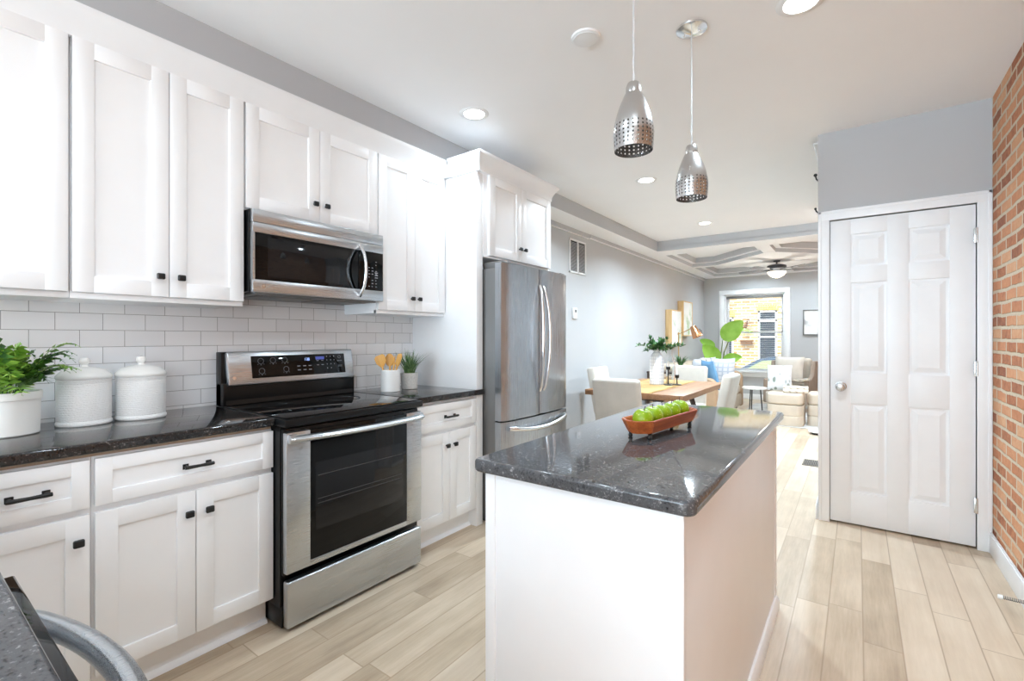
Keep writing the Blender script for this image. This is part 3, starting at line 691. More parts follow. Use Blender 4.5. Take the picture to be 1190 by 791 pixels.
for d, y, s in ((dL, 2.86, -1), (dR, 2.935, 1)):
    b = MB(); n = 20
    b.tube([(.81 + .048 * math.sin(PI * k / n) ** .6, y + s * .022 * math.sin(PI * k / n) - s * .014, .87 + .76 * k / n) for k in range(n + 1)], .014, 12, flat=.8, up=(0, 1, 0)); b.build('handle', 'chrome', d)
b = MB(); n = 20; b.tube([(.795 + .055 * math.sin(PI * k / n) ** .5, FY0 + .06 + (FY1 - FY0 - .12) * k / n, .615 + .03 * (1 - math.sin(PI * k / n)) ) for k in range(n + 1)], .016, 12); b.build('handle', 'chrome', fz)
for y in (FY0 + .05, FY1 - .05):
    b = MB(); b.box(.60, .77, y - .03, y + .03, 1.72, 1.752 + .014, .004); b.build('hinge_cap', 'steelside', r)
b = MB(); b.box(.715, .722, FY0 + .012, FY1 - .012, .07, 1.74); b.build('gasket', 'blackplastic', r)

# ------------------------------------------------------------------ island
r = thing('kitchen_island', 'white panelled kitchen island with granite worktop', 'island', (2.09, 1.77, 0))
IX0_, IX1_, IY0_, IY1_ = 1.812, 2.360, 1.052, 2.49
b = MB(); b.box(IX0_, IX1_, IY0_, IY1_, .0, .872, .001); b.build('body', 'cab', r)
for q in ((IX0_ - .004, IX0_ + .030, IY0_ - .006, IY0_ + .03), (IX1_ - .012, IX1_ + .005, IY0_ - .004, IY0_ + .012), (IX1_ - .02, IX1_ + .006, IY1_ - .03, IY1_ + .004)):
    b = MB(); b.box(*q, 0, .872, .002); b.build('corner_trim', 'cab', r)
b = MB(); b.prism([(IX1_, 0), (IX1_ + .018, 0), (IX1_ + .018, .045), (IX1_ + .008, .06), (IX1_, .06)], -IY1_, -(IY0_ - .01), mat=R(PI / 2, 'X')); b.build('base_moulding', 'trim', r)
def rounded(x0, x1, y0, y1, rad, n=6):
    P = []
    for cx, cy, a0 in ((x1 - rad, y1 - rad, 0), (x0 + rad, y1 - rad, 90), (x0 + rad, y0 + rad, 180), (x1 - rad, y0 + rad, 270)):
        for k in range(n + 1): a = math.radians(a0 + 90 * k / n); P.append((cx + rad * math.cos(a), cy + rad * math.sin(a)))
    return P
def edge_slab(b, poly_fn, z0, z1, rad=.010):
    """slab with rounded long edges: stacked outlines"""
    rings = []; n = 6
    for k in range(n + 1): a = PI / 2 * k / n; rings.append((rad * (1 - math.sin(a)), z0 + rad * (1 - math.cos(a))))
    for k in range(n + 1): a = PI / 2 * k / n; rings.append((rad * (1 - math.cos(a)), z1 - rad + rad * math.sin(a)))
    t = bmesh.new(); V = [[t.verts.new((x, y, z)) for x, y in poly_fn(ins)] for ins, z in rings]; N = len(V[0])
    for A, B in zip(V, V[1:]):
        for i in range(N): t.faces.new((A[i], A[(i + 1) % N], B[(i + 1) % N], B[i]))
    t.faces.new(V[0][::-1]); t.faces.new(V[-1]); bmesh.ops.recalc_face_normals(t, faces=t.faces); return b._add(t, 0)
b = edge_slab(MB(), lambda i: rounded(1.778 + i, 2.394 - i, 1.02 + i, 2.52 - i, .025 - i * .5), .8725, .909)
solo('island_worktop', b, 'granite_island', 'grey speckled granite top of the kitchen island', 'worktop')

# ------------------------------------------------------------------ lamps
def pendant(label, x, y, zb):
    """brushed metal bell with real punched holes near the rim"""
    r = thing('pendant_lamp', label, 'pendant light', (x, y, zb), 'pendant lights over the island')
    N = 26; prof = []
    def rad(z):
        t = z / .20
        return .066 + .004 * math.sin(min(1, t * 3) * PI / 2) - .040 * max(0, (t - .28) / .72) ** 1.75
    zs = [0, .006]; z = .012; rows = []
    for k in range(6):
        rows.append(len(zs)); zs += [z, z + .0062]; z += .0138
    while z < .2: zs.append(z); z += .012
    zs.append(.2)
    t = bmesh.new(); hw = .20
    angs = []
    for i in range(N):
        c = 2 * PI * i / N; d = PI / N; angs += [c - d * .36, c + d * .36]
    for shell, off in ((0, 0), (1, -.0014)):
        V = [[t.verts.new(((rad(zz) + off) * math.cos(a), (rad(zz) + off) * math.sin(a), zz)) for a in angs] for zz in zs]
        for j in range(len(zs) - 1):
            for i in range(2 * N):
                hole = (j in rows) and i % 2 == 0
                if hole: continue
                f = t.faces.new((V[j][i], V[j][(i + 1) % (2 * N)], V[j + 1][(i + 1) % (2 * N)], V[j + 1][i]))
                if shell: f.normal_flip()
    b = MB(); b._add(t, 0); b.lathe([(.027, .199), (.027, .207), (.0255, .226), (.021, .238), (.010, .243), (0, .244)], n=26, cap=False); b.lathe([(.0, .16), (.016, .16), (.018, .2), (0, .2)], n=16)
    b.build('shade', 'nickelshade', r, local=True)
    b = MB(); b.lathe([(0, .105), (.012, .108), (.021, .125), (.018, .145), (.012, .16)], n=16, cap=False); b.build('bulb', 'ceramic', r, local=True)
    b = MB(); b.cyl((0, 0, .243), (0, 0, ZC - zb - .02), .0022, n=8); b.tube([(.003 * math.sin(k * 1.3), .003 * math.cos(k * 1.3), .243 + k * .02) for k in range(12)], .0014, 6); b.build('cord', 'cordm', r, local=True)
    b = MB(); b.lathe([(.0, ZC - zb - .026), (.012, ZC - zb - .024), (.05, ZC - zb - .016), (.066, ZC - zb - .008), (.068, ZC - zb - .0005), (0, ZC - zb - .0005)], n=36)
    for s in (-1, 1): b.sphere((s * .034, 0, ZC - zb - .0205), .005, n=10)
    b.build('canopy', 'chrome', r, local=True)
    return r
M['louvre'] = plain('grille_louvre', srgb(176, 176, 178), .5)
M['ventbrown'] = plain('register_brown', srgb(104, 92, 80), .5)
M['ribbedpot'] = plain('white_ribbed_pot', srgb(238, 236, 232), .35, var=.02)
M['nickelshade'] = steel('brushed_aluminium_shade', srgb(202, 201, 200), 'z', .26)
M['cordm'] = plain('clear_grey_cord', srgb(205, 205, 207), .4)
pendant('pendant light with perforated metal bell nearer the range, its canopy above the photo', 2.03, 1.60, 1.915)
pendant('pendant light with perforated metal bell whose chrome canopy shows on the ceiling', 2.062, 2.207, 1.885)

def can(label, x, y, z=ZC, power=None, rad=.062):
    r = thing('recessed_light', label, 'ceiling light', (x, y, z), 'recessed ceiling lights')
    b = MB(); b.lathe([(rad, -.001), (rad + .003, -.006), (rad + .026, -.004), (rad + .030, -.0005), (rad, -.0005)], n=36, cap=False); b.build('trim_ring', 'plate', r, local=True)
    b = MB(); b.lathe([(0, -.003), (rad, -.003), (rad, -.0005), (0, -.0005)], n=36); b.build('diffuser', 'lamp_on', r, local=True)
    l = light('recessed_beam', 'AREA', (0, 0, -.012), (0, 0, 0), CAN_W if power is None else power, CAN_COL, shape='DISK', size=rad * 1.9, spread=math.radians(150)); l.parent = r
    return r
can('recessed ceiling light nearest the wall cabinets, above the range', .734, 2.24, power=1.8)
can('recessed ceiling light left of the far pendant bell, before the soffit', 1.153, 4.087, power=22)
can('recessed ceiling light just before the coffered beams', 1.161, 6.046, power=23)
can('recessed ceiling light at the top edge of the photo right of the pendants', 2.478, 2.30, power=7.0)
for (x, y) in ((1.45, .6), (2.45, .75)): can('added unseen recessed light overhead near the camera', x, y, power=1.8)  # lamps added out of view to brighten cabinets and end panel
for (x, y) in ((.9, -1.4), (2.4, -1.4), (1.65, -3.6)): can('unseen recessed ceiling light behind the camera', x, y, power=.8 if x < 1 else 5.0)  # unseen lamps, assumed for the near end of the room
for (x, y) in ((2.38, 6.35),): can('added unseen recessed light behind the pantry block before the coffers', x, y, power=20)  # lamp added out of view to brighten the left wall
for (x, y) in ((1.05, 7.65), (2.4, 7.65), (1.05, 9.9), (2.4, 9.9)): can('added recessed light inside a coffer of the sitting area ceiling', x, y, ZC, ADDED_COFFER_CAN_W)  # lamps added to brighten the sitting area
b = MB(); b.lathe([(0, -.014), (.052, -.013), (.066, -.008), (.068, -.0005), (0, -.0005)], n=36); b.lathe([(.054, -.0145), (.057, -.0145), (.057, -.012), (.054, -.012)], n=36, cap=False)
o = solo('smoke_detector', b, 'plate', 'flat round white cover plate on the ceiling left of the pendants', 'ceiling plate', local=True); o.location = (1.648, 1.977, ZC)

# ceiling fan under the diamond of the coffer
r = thing('ceiling_fan', 'dark grey ceiling fan with frosted bowl light in the sitting area', 'ceiling fan', (1.6, 8.78, ZL))
M['fanmetal'] = plain('fan_dark_grey', srgb(66, 66, 70), .4, metal=.3)
M['fanblade'] = plain('fan_blade_grey', srgb(124, 124, 128), .5)
b = MB(); b.lathe([(0, -.02), (.05, -.02), (.06, -.0005), (0, -.0005)], n=24); b.cyl((0, 0, -.02), (0, 0, -.075), .014); b.build('downrod', 'fanmetal', r, local=True)
b = MB(); b.lathe([(0, -.068), (.10, -.072), (.155, -.09), (.158, -.125), (.13, -.14), (0, -.14)], n=36); b.build('motor', 'fanmetal', r, local=True)
b = MB(); b.lathe([(0, -.14), (.115, -.14), (.12, -.165), (.09, -.18), (.13, -.19), (.155, -.20), (0, -.20)], n=36); b.build('light_fitter', 'plate', r, local=True)
b = MB(); b.lathe([(.155, -.20), (.15, -.225), (.12, -.265), (.07, -.295), (.02, -.31), (0, -.311)], n=36, cap=False); bowl = b.build('lamp_bowl', 'fan_bowl', r, local=True)
b = MB(); b.lathe([(0, -.33), (.008, -.326), (.012, -.312), (0, -.308)], n=16); b.build('finial', 'fanmetal', bowl, local=True)
r.scale = (.9, .9, .9)
for k in range(5):
    a = math.radians(25 + 72 * k); mt = R(a, 'Z') @ T(0, 0, -.165) @ R(math.radians(11), 'X')
    b = MB(); b.prism([(.22, -.045), (.30, -.062), (.58, -.07), (.65, -.045), (.66, 0), (.65, .045), (.58, .07), (.30, .062), (.22, .045)], -.004, .004, mat=mt); bl = b.build('blade', 'fanblade', r, local=True)
    b = MB(); b.box(.10, .26, -.018, .018, -.006, .006, .003, rot=mt); b.build('blade_bracket', 'fanmetal', bl, local=True)
l = light('fan_light', 'POINT', (0, 0, -.36), (0, 0, 0), FAN_W, (1, .92, .8), shadow_soft_size=.10); l.parent = r

# ------------------------------------------------------------------ small fittings
b = MB(); y0, y1, z0, z1 = 4.742, 5.144, 2.005, 2.398
for (a, c, e, f) in ((y0, y1, z0, z0 + .02), (y0, y1, z1 - .02, z1), (y0, y0 + .02, z0, z1), (y1 - .02, y1, z0, z1), ((y0 + y1) / 2 - .012, (y0 + y1) / 2 + .012, z0, z1)): b.box(.0005, .014, a, c, e, f, .002)
vent = thing('wall_vent', 'white framed return air grille on the wall right of the fridge cabinet', 'vent', (0, 4.943, 2.2))
b.build('frame', 'plate', vent)
b = MB(); b.box(.0004, .002, y0 + .01, y1 - .01, z0 + .01, z1 - .01); b.build('backing', 'dark', vent)
b = MB(); z = z0 + .026
while z < z1 - .03: b.box(.0025, .012, y0 + .02, y1 - .02, z, z + .005, rot=None); z += .0135
b.build('louvres', 'louvre', vent)
b = MB(); b.box(.0005, .022, 4.82, 4.91, 1.475, 1.60, .005); t_ = thing('thermostat', 'small white thermostat on the wall right of the fridge', 'thermostat', (0, 4.865, 1.535)); b.build('case', 'plate', t_)
b = MB(); b.box(.0215, .0235, 4.845, 4.89, 1.545, 1.58, .001); b.build('screen', 'steelside', t_)
b = MB(); b.box(2.225, 2.37, 5.43, 5.70, .0005, .006, .001); fv = thing('floor_vent', 'dark metal floor register beside the pantry corner', 'floor vent', (2.30, 5.56, 0)); b.build('frame', 'ventbrown', fv)
b = MB()
for k in range(9): b.box(2.240 + k * .0135, 2.246 + k * .0135, 5.45, 5.68, .006, .0075)
b.build('slots', 'dark', fv)
# spring door stop on the brick wall baseboard
b = MB(); pts = []
for k in range(90): a = k * .9; pts.append((XR - .024 - .075 * k / 90, 3.08 + .007 * math.cos(a), .062 + .007 * math.sin(a)))
ds = thing('door_stop', 'grey spring door stop with white tip on the baseboard under the brick wall', 'door stop', (XR - .016, 3.08, .062)); b.tube(pts, .0016, 6); b.cyl((XR - .0165, 3.08, .062), (XR - .03, 3.08, .062), .011); b.build('spring', 'steelside', ds)
b = MB(); b.cyl((XR - .098, 3.08, .062), (XR - .114, 3.08, .062), .0105, .009); b.build('tip', 'plate', ds)
# unidentified small fittings on the side of the pantry block, seen edge-on past its corner
def add_fitting(label, z, s):
    r = thing('wall_fitting', label, 'wall fitting', (PX, PY + .12, z))
    b = MB(); b.box(PX - .006, PX - .0005, PY + .10, PY + .14, z - .06 * s, z + .02 * s, .002); b.build('plate', 'plate', r)
    b = MB(); b.tube([(PX - .005, PY + .12, z - .03 * s), (PX - .016, PY + .12, z - .015 * s), (PX - .022, PY + .12, z + .01 * s)], .005, 8); b.sphere((PX - .022, PY + .12, z + .014 * s), .012 * s, n=12); b.build('knob', 'black', r)
add_fitting('upper black knobbed fitting at the pantry corner above the door frame', 2.40, 1.0)
add_fitting('lower black knobbed fitting at the pantry corner, level with the door frame top', 2.165, .7)
b = MB(); b.box(PX - .03, PX - .0005, PY + .06, PY + .10, 2.615, 2.625, .002); b.box(-.003, .003, PY + .06, PY + .10, -.07, .07, .002, rot=T(PX - .016, 0, 2.555) @ R(math.radians(-12), 'Y')); solo('corner_bracket', b, 'plate', 'thin white slanted bracket near the ceiling at the pantry corner', 'bracket')

# ------------------------------------------------------------------ worktop things
ZW = .9092
def frond(b, base, az, length, rise, droop, nleaf, lw, rnd, mi=0):
    """arching stem with paired leaflets"""
    d = Vector((math.cos(az), math.sin(az), 0)); side0 = Vector((-math.sin(az), math.cos(az), 0)); pts = []
    for k in range(nleaf + 1):
        t = k / nleaf; pts.append(Vector(base) + d * (length * (t - .12 * t * t)) + Vector((0, 0, rise * math.sin(t * PI * .62) - droop * t * t)))
    b.tube(pts, [.0016 * (1 - .7 * k / nleaf) for k in range(nleaf + 1)], 5, mi)
    for k in range(2, nleaf + 1):
        t = k / nleaf; ll = lw * (math.sin(PI * min(1, (t * .86 + .14))) ** .8) + .004
        fw = (pts[k] - pts[k - 1]).normalized()
        for s in (-1, 1):
            sd = (side0 * s + fw * .45 + Vector((0, 0, rnd.uniform(-.25, .25)))).normalized(); up = sd.cross(fw).normalized()
            p = pts[k]; w_ = ll * .24; tip = p + sd * ll - Vector((0, 0, ll * .22)); m1 = p + sd * ll * .4 + fw * w_ + up * .002; m2 = p + sd * ll * .4 - fw * w_ + up * .002
            b.quad(p, m2, tip, m1, mi=mi)
r = thing('potted_fern', 'green fern in a white pot at the left end of the worktop', 'potted plant', (.225, .285, ZW))
b = MB(); b.lathe([(0, 0), (.086, 0), (.090, .004), (.093, .125), (.097, .126), (.098, .150), (.096, .153), (.090, .152), (.088, .13), (0, .128)], (.225, .285, ZW), 40); b.build('pot', 'ribbedpot', r)
rn = random.Random(11); b = MB()
for k in range(64):
    az = rn.uniform(0, 2 * PI); el = rn.random()
    L = rn.uniform(.09, .19)
    if math.cos(az) < -.45: L *= .72
    ex, ey = .225 + (.05 + L * .9) * math.cos(az), .285 + (.05 + L * .9) * math.sin(az)
    if ey > .40 and ex < .31: L *= max(.2, (.40 - .285) / (ey - .285))
    if ex < .03: L *= .6
    frond(b, (.225 + .05 * math.cos(az) * el, .285 + .05 * math.sin(az) * el, ZW + .135 + .01 * rn.random()), az, L * (.35 + .65 * el), rn.uniform(.07, .17) * (1.25 - .6 * el), rn.uniform(.0, .07) * el, 8, rn.uniform(.040, .060), rn, 1 if rn.random() < .5 else 0)
for k in range(8):
    az = math.radians(rn.uniform(38, 58)); frond(b, (.245, .30, ZW + .14), az, rn.uniform(.19, .235), rn.uniform(.10, .19), rn.uniform(.0, .05), 12, .040, rn, k % 2)
b.build('foliage', ['fern', 'ferndark'], r, smooth=False)

def canister(label, x, y, rad, h):
    r = thing('canister', label, 'canister', (x, y, ZW), 'white embossed canisters')
    b = MB(); b.lathe([(0, 0), (rad * 1.0, 0), (rad * 1.03, .004), (rad * 1.03, .012), (rad * .985, .018), (rad, .024), (rad, h - .02), (rad * .985, h - .012), (rad * 1.02, h - .006), (rad * 1.02, h), (0, h)], n=56); b.build('body', 'emboss', r, local=True)
    b = MB(); b.lathe([(0, h + .001), (rad * 1.0, h + .001), (rad * 1.035, h + .006), (rad * 1.03, h + .014), (rad * .98, h + .020), (rad * .80, h + .036), (rad * .4, h + .046), (.012, h + .049), (.010, h + .056), (.017, h + .064), (.0185, h + .073), (.014, h + .083), (0, h + .086)], n=56); b.build('lid', 'ceramic', r, local=True)
    r.location = (x, y, ZW)
canister('larger white embossed canister beside the fern', .165, .512, .084, .180)
canister('smaller white embossed canister standing closer to the range', .165, .698, .087, .180)

# crock of spoons and grass pot right of the range
r = thing('utensil_crock', 'white ceramic crock holding wooden spoons', 'crock', (.245, 1.985, ZW))
b = MB(); b.lathe([(0, 0), (.058, 0), (.061, .003), (.061, .136), (.058, .139), (.055, .136), (.055, .01), (0, .01)], (.245, 1.985, ZW), 40); b.build('crock_body', 'ceramic', r)
def spoon(label, az, tilt, L, kind):
    """a wooden utensil leaning on the crock rim"""
    lean = Vector((math.cos(az) * math.sin(tilt), math.sin(az) * math.sin(tilt), math.cos(tilt))); q = lean.to_track_quat('Z', 'Y').to_matrix().to_4x4()
    base = Vector((.245, 1.985, ZW + .014)) + Vector((math.cos(az), math.sin(az), 0)) * .010
    kw = .45 if kind == 'slimspatula' else 1.0; flat_ = R(-az + math.radians(38) + PI / 2, 'Z') if False else R(0, 'Z'); b = MB()
    b.tube([(0, 0, 0), (0, 0, L * .5), (0, 0, L * .78)], [.006, .0055, .007], 10)
    if kind == 'spoon': b.sphere((0, 0, L * .87), .029, .008, .042, n=20)
    elif kind == 'slotted':
        for s in (-1, 0, 1): b.tube([(s * .008, 0, L * .76), (s * .013, 0, L * .88), (s * .012, 0, L)], [.004, .0045, .003], 8)
        b.box(-.016, .016, -.003, .003, L * .74, L * .80, .002)
    else: b.prism([(-.010, L * .66), (.010, L * .66), (.034 * kw, L * .80), (.034 * kw, L * .97), (.022 * kw, L * 1.02), (-.022 * kw, L * 1.0), (-.034 * kw, L * .94), (-.030 * kw, L * .79)], -.004, .004, b=.002, mat=R(PI / 2, 'X'))
    o = solo('wooden_spoon' if kind == 'spoon' else 'wooden_spatula', b, 'spoon', label, 'spoon' if kind == 'spoon' else 'spatula', 'wooden utensils in the crock', local=True)
    
    # turn the flat of the blade towards the room (+x, -y) while keeping the lean
    want = Vector((.8, -.6, 0)); want = (want - lean * want.dot(lean)).normalized(); xa = want.cross(lean).normalized() * -1
    mt = Matrix((( xa.x, want.x, lean.x, base.x), (xa.y, want.y, lean.y, base.y), (xa.z, want.z, lean.z, base.z), (0, 0, 0, 1))); o.matrix_world = mt; return o
spoon('broad wooden spatula leaning left out of the crock', math.radians(-120), .28, .225, 'spatula')
spoon('wooden spoon with oval bowl upright in the middle of the crock', math.radians(150), .12, .215, 'spoon')
spoon('slotted wooden fork spatula in the right half of the crock', math.radians(105), .18, .215, 'slotted')
spoon('thin wooden spatula leaning far right out of the crock over the grass pot', math.radians(15), .27, .235, 'slimspatula')
r = thing('potted_grass', 'spiky green grass plant in a speckled stone pot beside the crock', 'potted plant', (.215, 2.17, ZW))
b = MB(); b.lathe([(0, 0), (.050, 0), (.053, .003), (.060, .104), (.057, .107), (.054, .104), (.053, .09), (0, .09)], (.215, 2.17, ZW), 36); b.build('pot', 'concretepot', r)
b = MB(); rn = random.Random(5)
def blade(b, base, az, L, lean, w_, rnd, mi=0):
    n = 6; d = Vector((math.cos(az), math.sin(az), 0)); sd = Vector((-math.sin(az), math.cos(az), 0)); prev = None
    for k in range(n + 1):
        t = k / n; p = Vector(base) + d * (L * lean * t ** 1.6) + Vector((0, 0, L * (t - .35 * lean * t * t))); ww = w_ * (1 - t) ** .7 + .0002
        a, c = p - sd * ww, p + sd * ww
        if prev: b.quad(prev[0], prev[1], c, a, mi=mi)
        prev = (a, c)
for k in range(150):
    az = rn.uniform(0, 2 * PI); q = rn.uniform(0, .035); blade(b, (.215 + q * math.cos(az), 2.17 + q * math.sin(az), ZW + .088), az + rn.uniform(-.4, .4), rn.uniform(.12, .205), rn.uniform(.15, .85), rn.uniform(.0026, .0042), rn)
b.build('foliage', 'grassleaf', r, smooth=False)

# wooden tray of green apples on the island
TX, TY, TA = 2.085, 1.735, math.radians(-7)
r = thing('wooden_tray', 'long wooden footed tray on the island holding green apples', 'tray', (TX, TY, ZW))
def stadium(hw, hl, ch):
    return [(-hw + ch, -hl), (hw - ch, -hl), (hw, -hl + ch), (hw, hl - ch), (hw - ch, hl), (-hw + ch, hl), (-hw, hl - ch), (-hw, -hl + ch)]
t = bmesh.new(); L_ = []
for (hw, hl, ch, z) in ((.046, .205, .035, .020), (.062, .228, .042, .066), (.052, .216, .036, .066), (.040, .195, .03, .030)):
    L_.append([t.verts.new((x, y, z)) for x, y in stadium(hw, hl, ch)])
for A, B in zip(L_, L_[1:]):
    for i in range(8): t.faces.new((A[i], A[(i + 1) % 8], B[(i + 1) % 8], B[i]))
t.faces.new(L_[0][::-1]); t.faces.new(L_[-1]); bmesh.ops.recalc_face_normals(t, faces=t.faces); bmesh.ops.bevel(t, geom=list(t.edges), offset=.003, segments=2, affect='EDGES')
b = MB(); b._add(t, 0); b.build('tray_body', 'traywood', r, local=True)
for sx in (-1, 1):
    for sy in (-1, 1):
        b = MB(); b.lathe([(0, 0), (.006, 0), (.0085, .005), (.006, .011), (.005, .014), (.009, .019), (.007, .022), (0, .022)], (sx * .036, sy * .165, 0), 16); b.build('foot', 'black', r, local=True)
r.rotation_euler = (0, 0, TA)
def apple(i, label, v):
    x, y = TX - v * math.sin(TA), TY + v * math.cos(TA); rr = .0360 + .0008 * math.sin(i * 2.1)
    a = thing('green_apple', label, 'apple', (x, y, ZW + .031), 'green apples in the wooden tray'); b = MB(); n = 24; prof = []
    for k in range(n + 1):
        th = PI * k / n; q = math.sin(th) * rr * (1.0 + .06 * math.cos(th)); z = rr - rr * .95 * math.cos(th)
        z += -.010 * math.exp(-(q / .010) ** 2) if k > n / 2 else .004 * math.exp(-(q / .010) ** 2); prof.append((q if 0 < k < n else 0, z))
    b.lathe(prof, n=28); b.build('fruit', 'apple', a, local=True, angle=80)
    b = MB(); b.tube([(0, 0, 2 * rr - .014), (.002, 0, 2 * rr), (.004, .001, 2 * rr + .007)], [.0012, .0013, .0017], 6); b.build('stalk', 'darkwood', a, local=True)
    a.rotation_euler = (rnda.uniform(-.1, .1), rnda.uniform(-.1, .1), rnda.uniform(0, 6))
rnda = random.Random(2)
for i, lb in enumerate(('green apple at the near end of the wooden tray', 'second green apple from the near end of the wooden tray', 'third green apple from the near end of the wooden tray', 'green apple third from the far end of the wooden tray', 'green apple second from the far end of the wooden tray')): apple(i, lb, -.150 + .0755 * i)

M['carglass'] = plain('car_glass_painted_reflection', srgb(150, 160, 120), .04, var=.02)  # yellow-green reflection is painted into the car glass colour
M['gridvase'] = None
def gridvase():
    m = NT('white_grid_vase'); v = m.coord(); sp = m.n('ShaderNodeSeparateXYZ'); m.l(v, sp.inputs[0])
    a = m.math('ARCTAN2', sp.outputs[1], sp.outputs[0]); fa = m.math('FRACT', m.math('MULTIPLY', a, 22 / (2 * PI))); fz = m.math('FRACT', m.math('MULTIPLY', sp.outputs[2], 30))
    g = m.math('MINIMUM', m.math('MINIMUM', fa, m.math('SUBTRACT', 1, fa)), m.math('MINIMUM', fz, m.math('SUBTRACT', 1, fz)))
    c = m.ramp(g, [(.06, srgb(206, 209, 217)), (.14, srgb(238, 239, 242))]); m.set(c, .35); m.bump(g, .4, .004); return m.m
M['gridvase'] = gridvase()
M['clearglass'] = thin_glass('clear_bottle_glass', (.95, .97, .97, 1), 1.0)
M['rust'] = plain('rust_brown_metal', srgb(120, 86, 58), .6, var=.1)
M['archbrick'] = plain('arch_brick', srgb(206, 182, 110), .85, var=.15, scale=20)

# ------------------------------------------------------------------ dining corner
TZ = .76; DX0, DX1, DY0, DY1 = .56, 1.487, 4.06, 5.56
r = thing('dining_table', 'wooden dining table with dark trestle legs beyond the island', 'table', (1.02, 4.8, 0))
b = MB(); b.box(DX0, DX1, DY0, DY1, TZ - .05, TZ, .003); b.build('tabletop', 'table', r)
for y in (DY0 + .22, DY1 - .22):
    for s in (-1, 1):
        b = MB(); b.tube([(1.02 + s * .14, y, TZ - .05), (1.02 + s * .36, y, .0)], .028, 4, up=(0, 1, 0)); b.build('leg', 'darkwood', r)
    b = MB(); b.box(.80, 1.25, y - .025, y + .025, TZ - .09, TZ - .052, .003); b.build('cross_bar', 'darkwood', r)
b = MB(); rn = random.Random(4); RX0, RX1 = .70, 1.17
b.box(RX0, RX1, DY0 + .005, DY1 - .03, TZ + .0006, TZ + .0035, .001)
for k in range(150):
    y = DY0 + .01 + (DY1 - DY0 - .05) * k / 150
    for x0, s in ((RX0, -1), (RX1, 1)): b.tube([(x0, y, TZ + .002), (x0 + s * .018, y + rn.uniform(-.004, .004), TZ + .0025), (x0 + s * rn.uniform(.03, .04), y + rn.uniform(-.008, .008), TZ + .0018)], .0012, 4)
solo('table_runner', b, 'burlap', 'woven tan jute runner with fringe lying on the dining table', 'table runner')

def dining_chair(x, y, rz, label):
    r = thing('dining_chair', label, 'chair', (0, 0, 0), 'cream upholstered dining chairs')
    b = MB(); b.box(-.215, .215, -.21, .22, .39, .48, .03, seg=3); b.build('seat', 'cream', r, local=True)
    mt = T(0, -.20, .40) @ R(math.radians(11), 'X')
    t = MB(); n = 12
    def pt(u, v, s):
        xx = (u * 2 - 1) * (.205 + .005 * v); zz = v * .52; bow = -.020 * (1 - (u * 2 - 1) ** 2)
        return (xx, bow + s, zz)
    t.box(-.205, .205, -.045, .045, -.02, .52, .028, seg=4, rot=mt); t.build('backrest', 'cream', r, local=True)
    for sx in (-1, 1):
        for sy in (-1, 1):
            b = MB(); yb = .18 if sy > 0 else -.19
            b.tube([(sx * .18, yb, .40), (sx * .185, yb + sy * .03, 0)], [.022, .013], 10, up=(0, 1, 0)); b.build('leg', 'darkwood', r, local=True)
    r.location = (x, y, 0); r.rotation_euler = (0, 0, rz); return r
dining_chair(1.045, 3.97, 0, 'cream dining chair with its back to us at the near end of the table')
dining_chair(.50, 5.06, -PI / 2, 'cream dining chair against the left wall, behind the near chair')
dining_chair(1.42, 4.80, PI / 2, 'cream dining chair in side view at the right side of the table')
dining_chair(1.02, 5.62, PI, 'wide cream chair at the far end of the dining table facing the camera')

r = thing('vase', 'tall white gridded bottle vase with green branches on the dining table', 'vase', (.965, 4.90, TZ + .0038))
b = MB(); b.lathe([(0, 0), (.068, 0), (.073, .006), (.073, .25), (.066, .29), (.045, .325), (.026, .345), (.023, .372), (.027, .38), (.022, .378), (.018, .35), (0, .34)], n=40); b.build('vase_body', 'gridvase', r, local=True)
b = MB(); rn = random.Random(8)
def leafquad(b, p, d, up, L, w_, mi=0):
    d = Vector(d).normalized(); sd = d.cross(Vector(up)).normalized(); nrm = sd.cross(d); p = Vector(p)
    m = p + d * L * .45; tip = p + d * L
    b.quad(p, m - sd * w_ + nrm * w_ * .25, tip, m + sd * w_ + nrm * w_ * .25, mi=mi)
for k in range(26):
    az = rn.uniform(0, 2 * PI); L = rn.uniform(.10, .20); el = rn.uniform(.15, 1.1); d = Vector((math.cos(az) * math.cos(el), math.sin(az) * math.cos(el), math.sin(el)))
    if k < 3: d = Vector((.55 * (-1) ** k, .2, .25)).normalized(); L = .27
    base = Vector((0, 0, .36)); pts = [base + d * L * t / 6 + Vector((0, 0, -.05 * (t / 6) ** 2 * L / .2)) for t in range(7)]
    b.tube(pts, .0022, 5, mi=1)
    for j in range(1, 7):
        for q in range(5):
            dd = (d * .6 + Vector((rn.uniform(-1, 1), rn.uniform(-1, 1), rn.uniform(-.6, .9)))).normalized(); leafquad(b, pts[j], dd, (rn.uniform(-.4, .4), rn.uniform(-.4, .4), 1), rn.uniform(.035, .058), rn.uniform(.009, .014))
b.build('branches', ['darkleaf', 'stem'], r, local=True, smooth=False)
def candlestick(label, x, y, h):
    r = thing('candle_holder', label, 'candle holder', (x, y, TZ + .0038), 'black candle holders on the dining table')
    b = MB(); b.lathe([(0, 0), (.045, 0), (.047, .004), (.042, .009), (.008, .013), (.006, .03), (.006, h * .55), (.011, h * .58), (.006, h * .62), (.007, h - .035), (.020, h - .030), (.022, h), (.014, h), (.013, h - .02), (0, h - .02)], n=24); b.build('stand', 'black', r, local=True)
    b = MB(); b.cyl((0, 0, h - .02), (0, 0, h + .055), .011); b.build('candle', 'ceramic', r, local=True)
candlestick('taller black candle holder beside the gridded vase', 1.095, 4.87, .19)
candlestick('shorter black candle holder on the dining table, right of the taller one', 1.16, 4.95, .105)
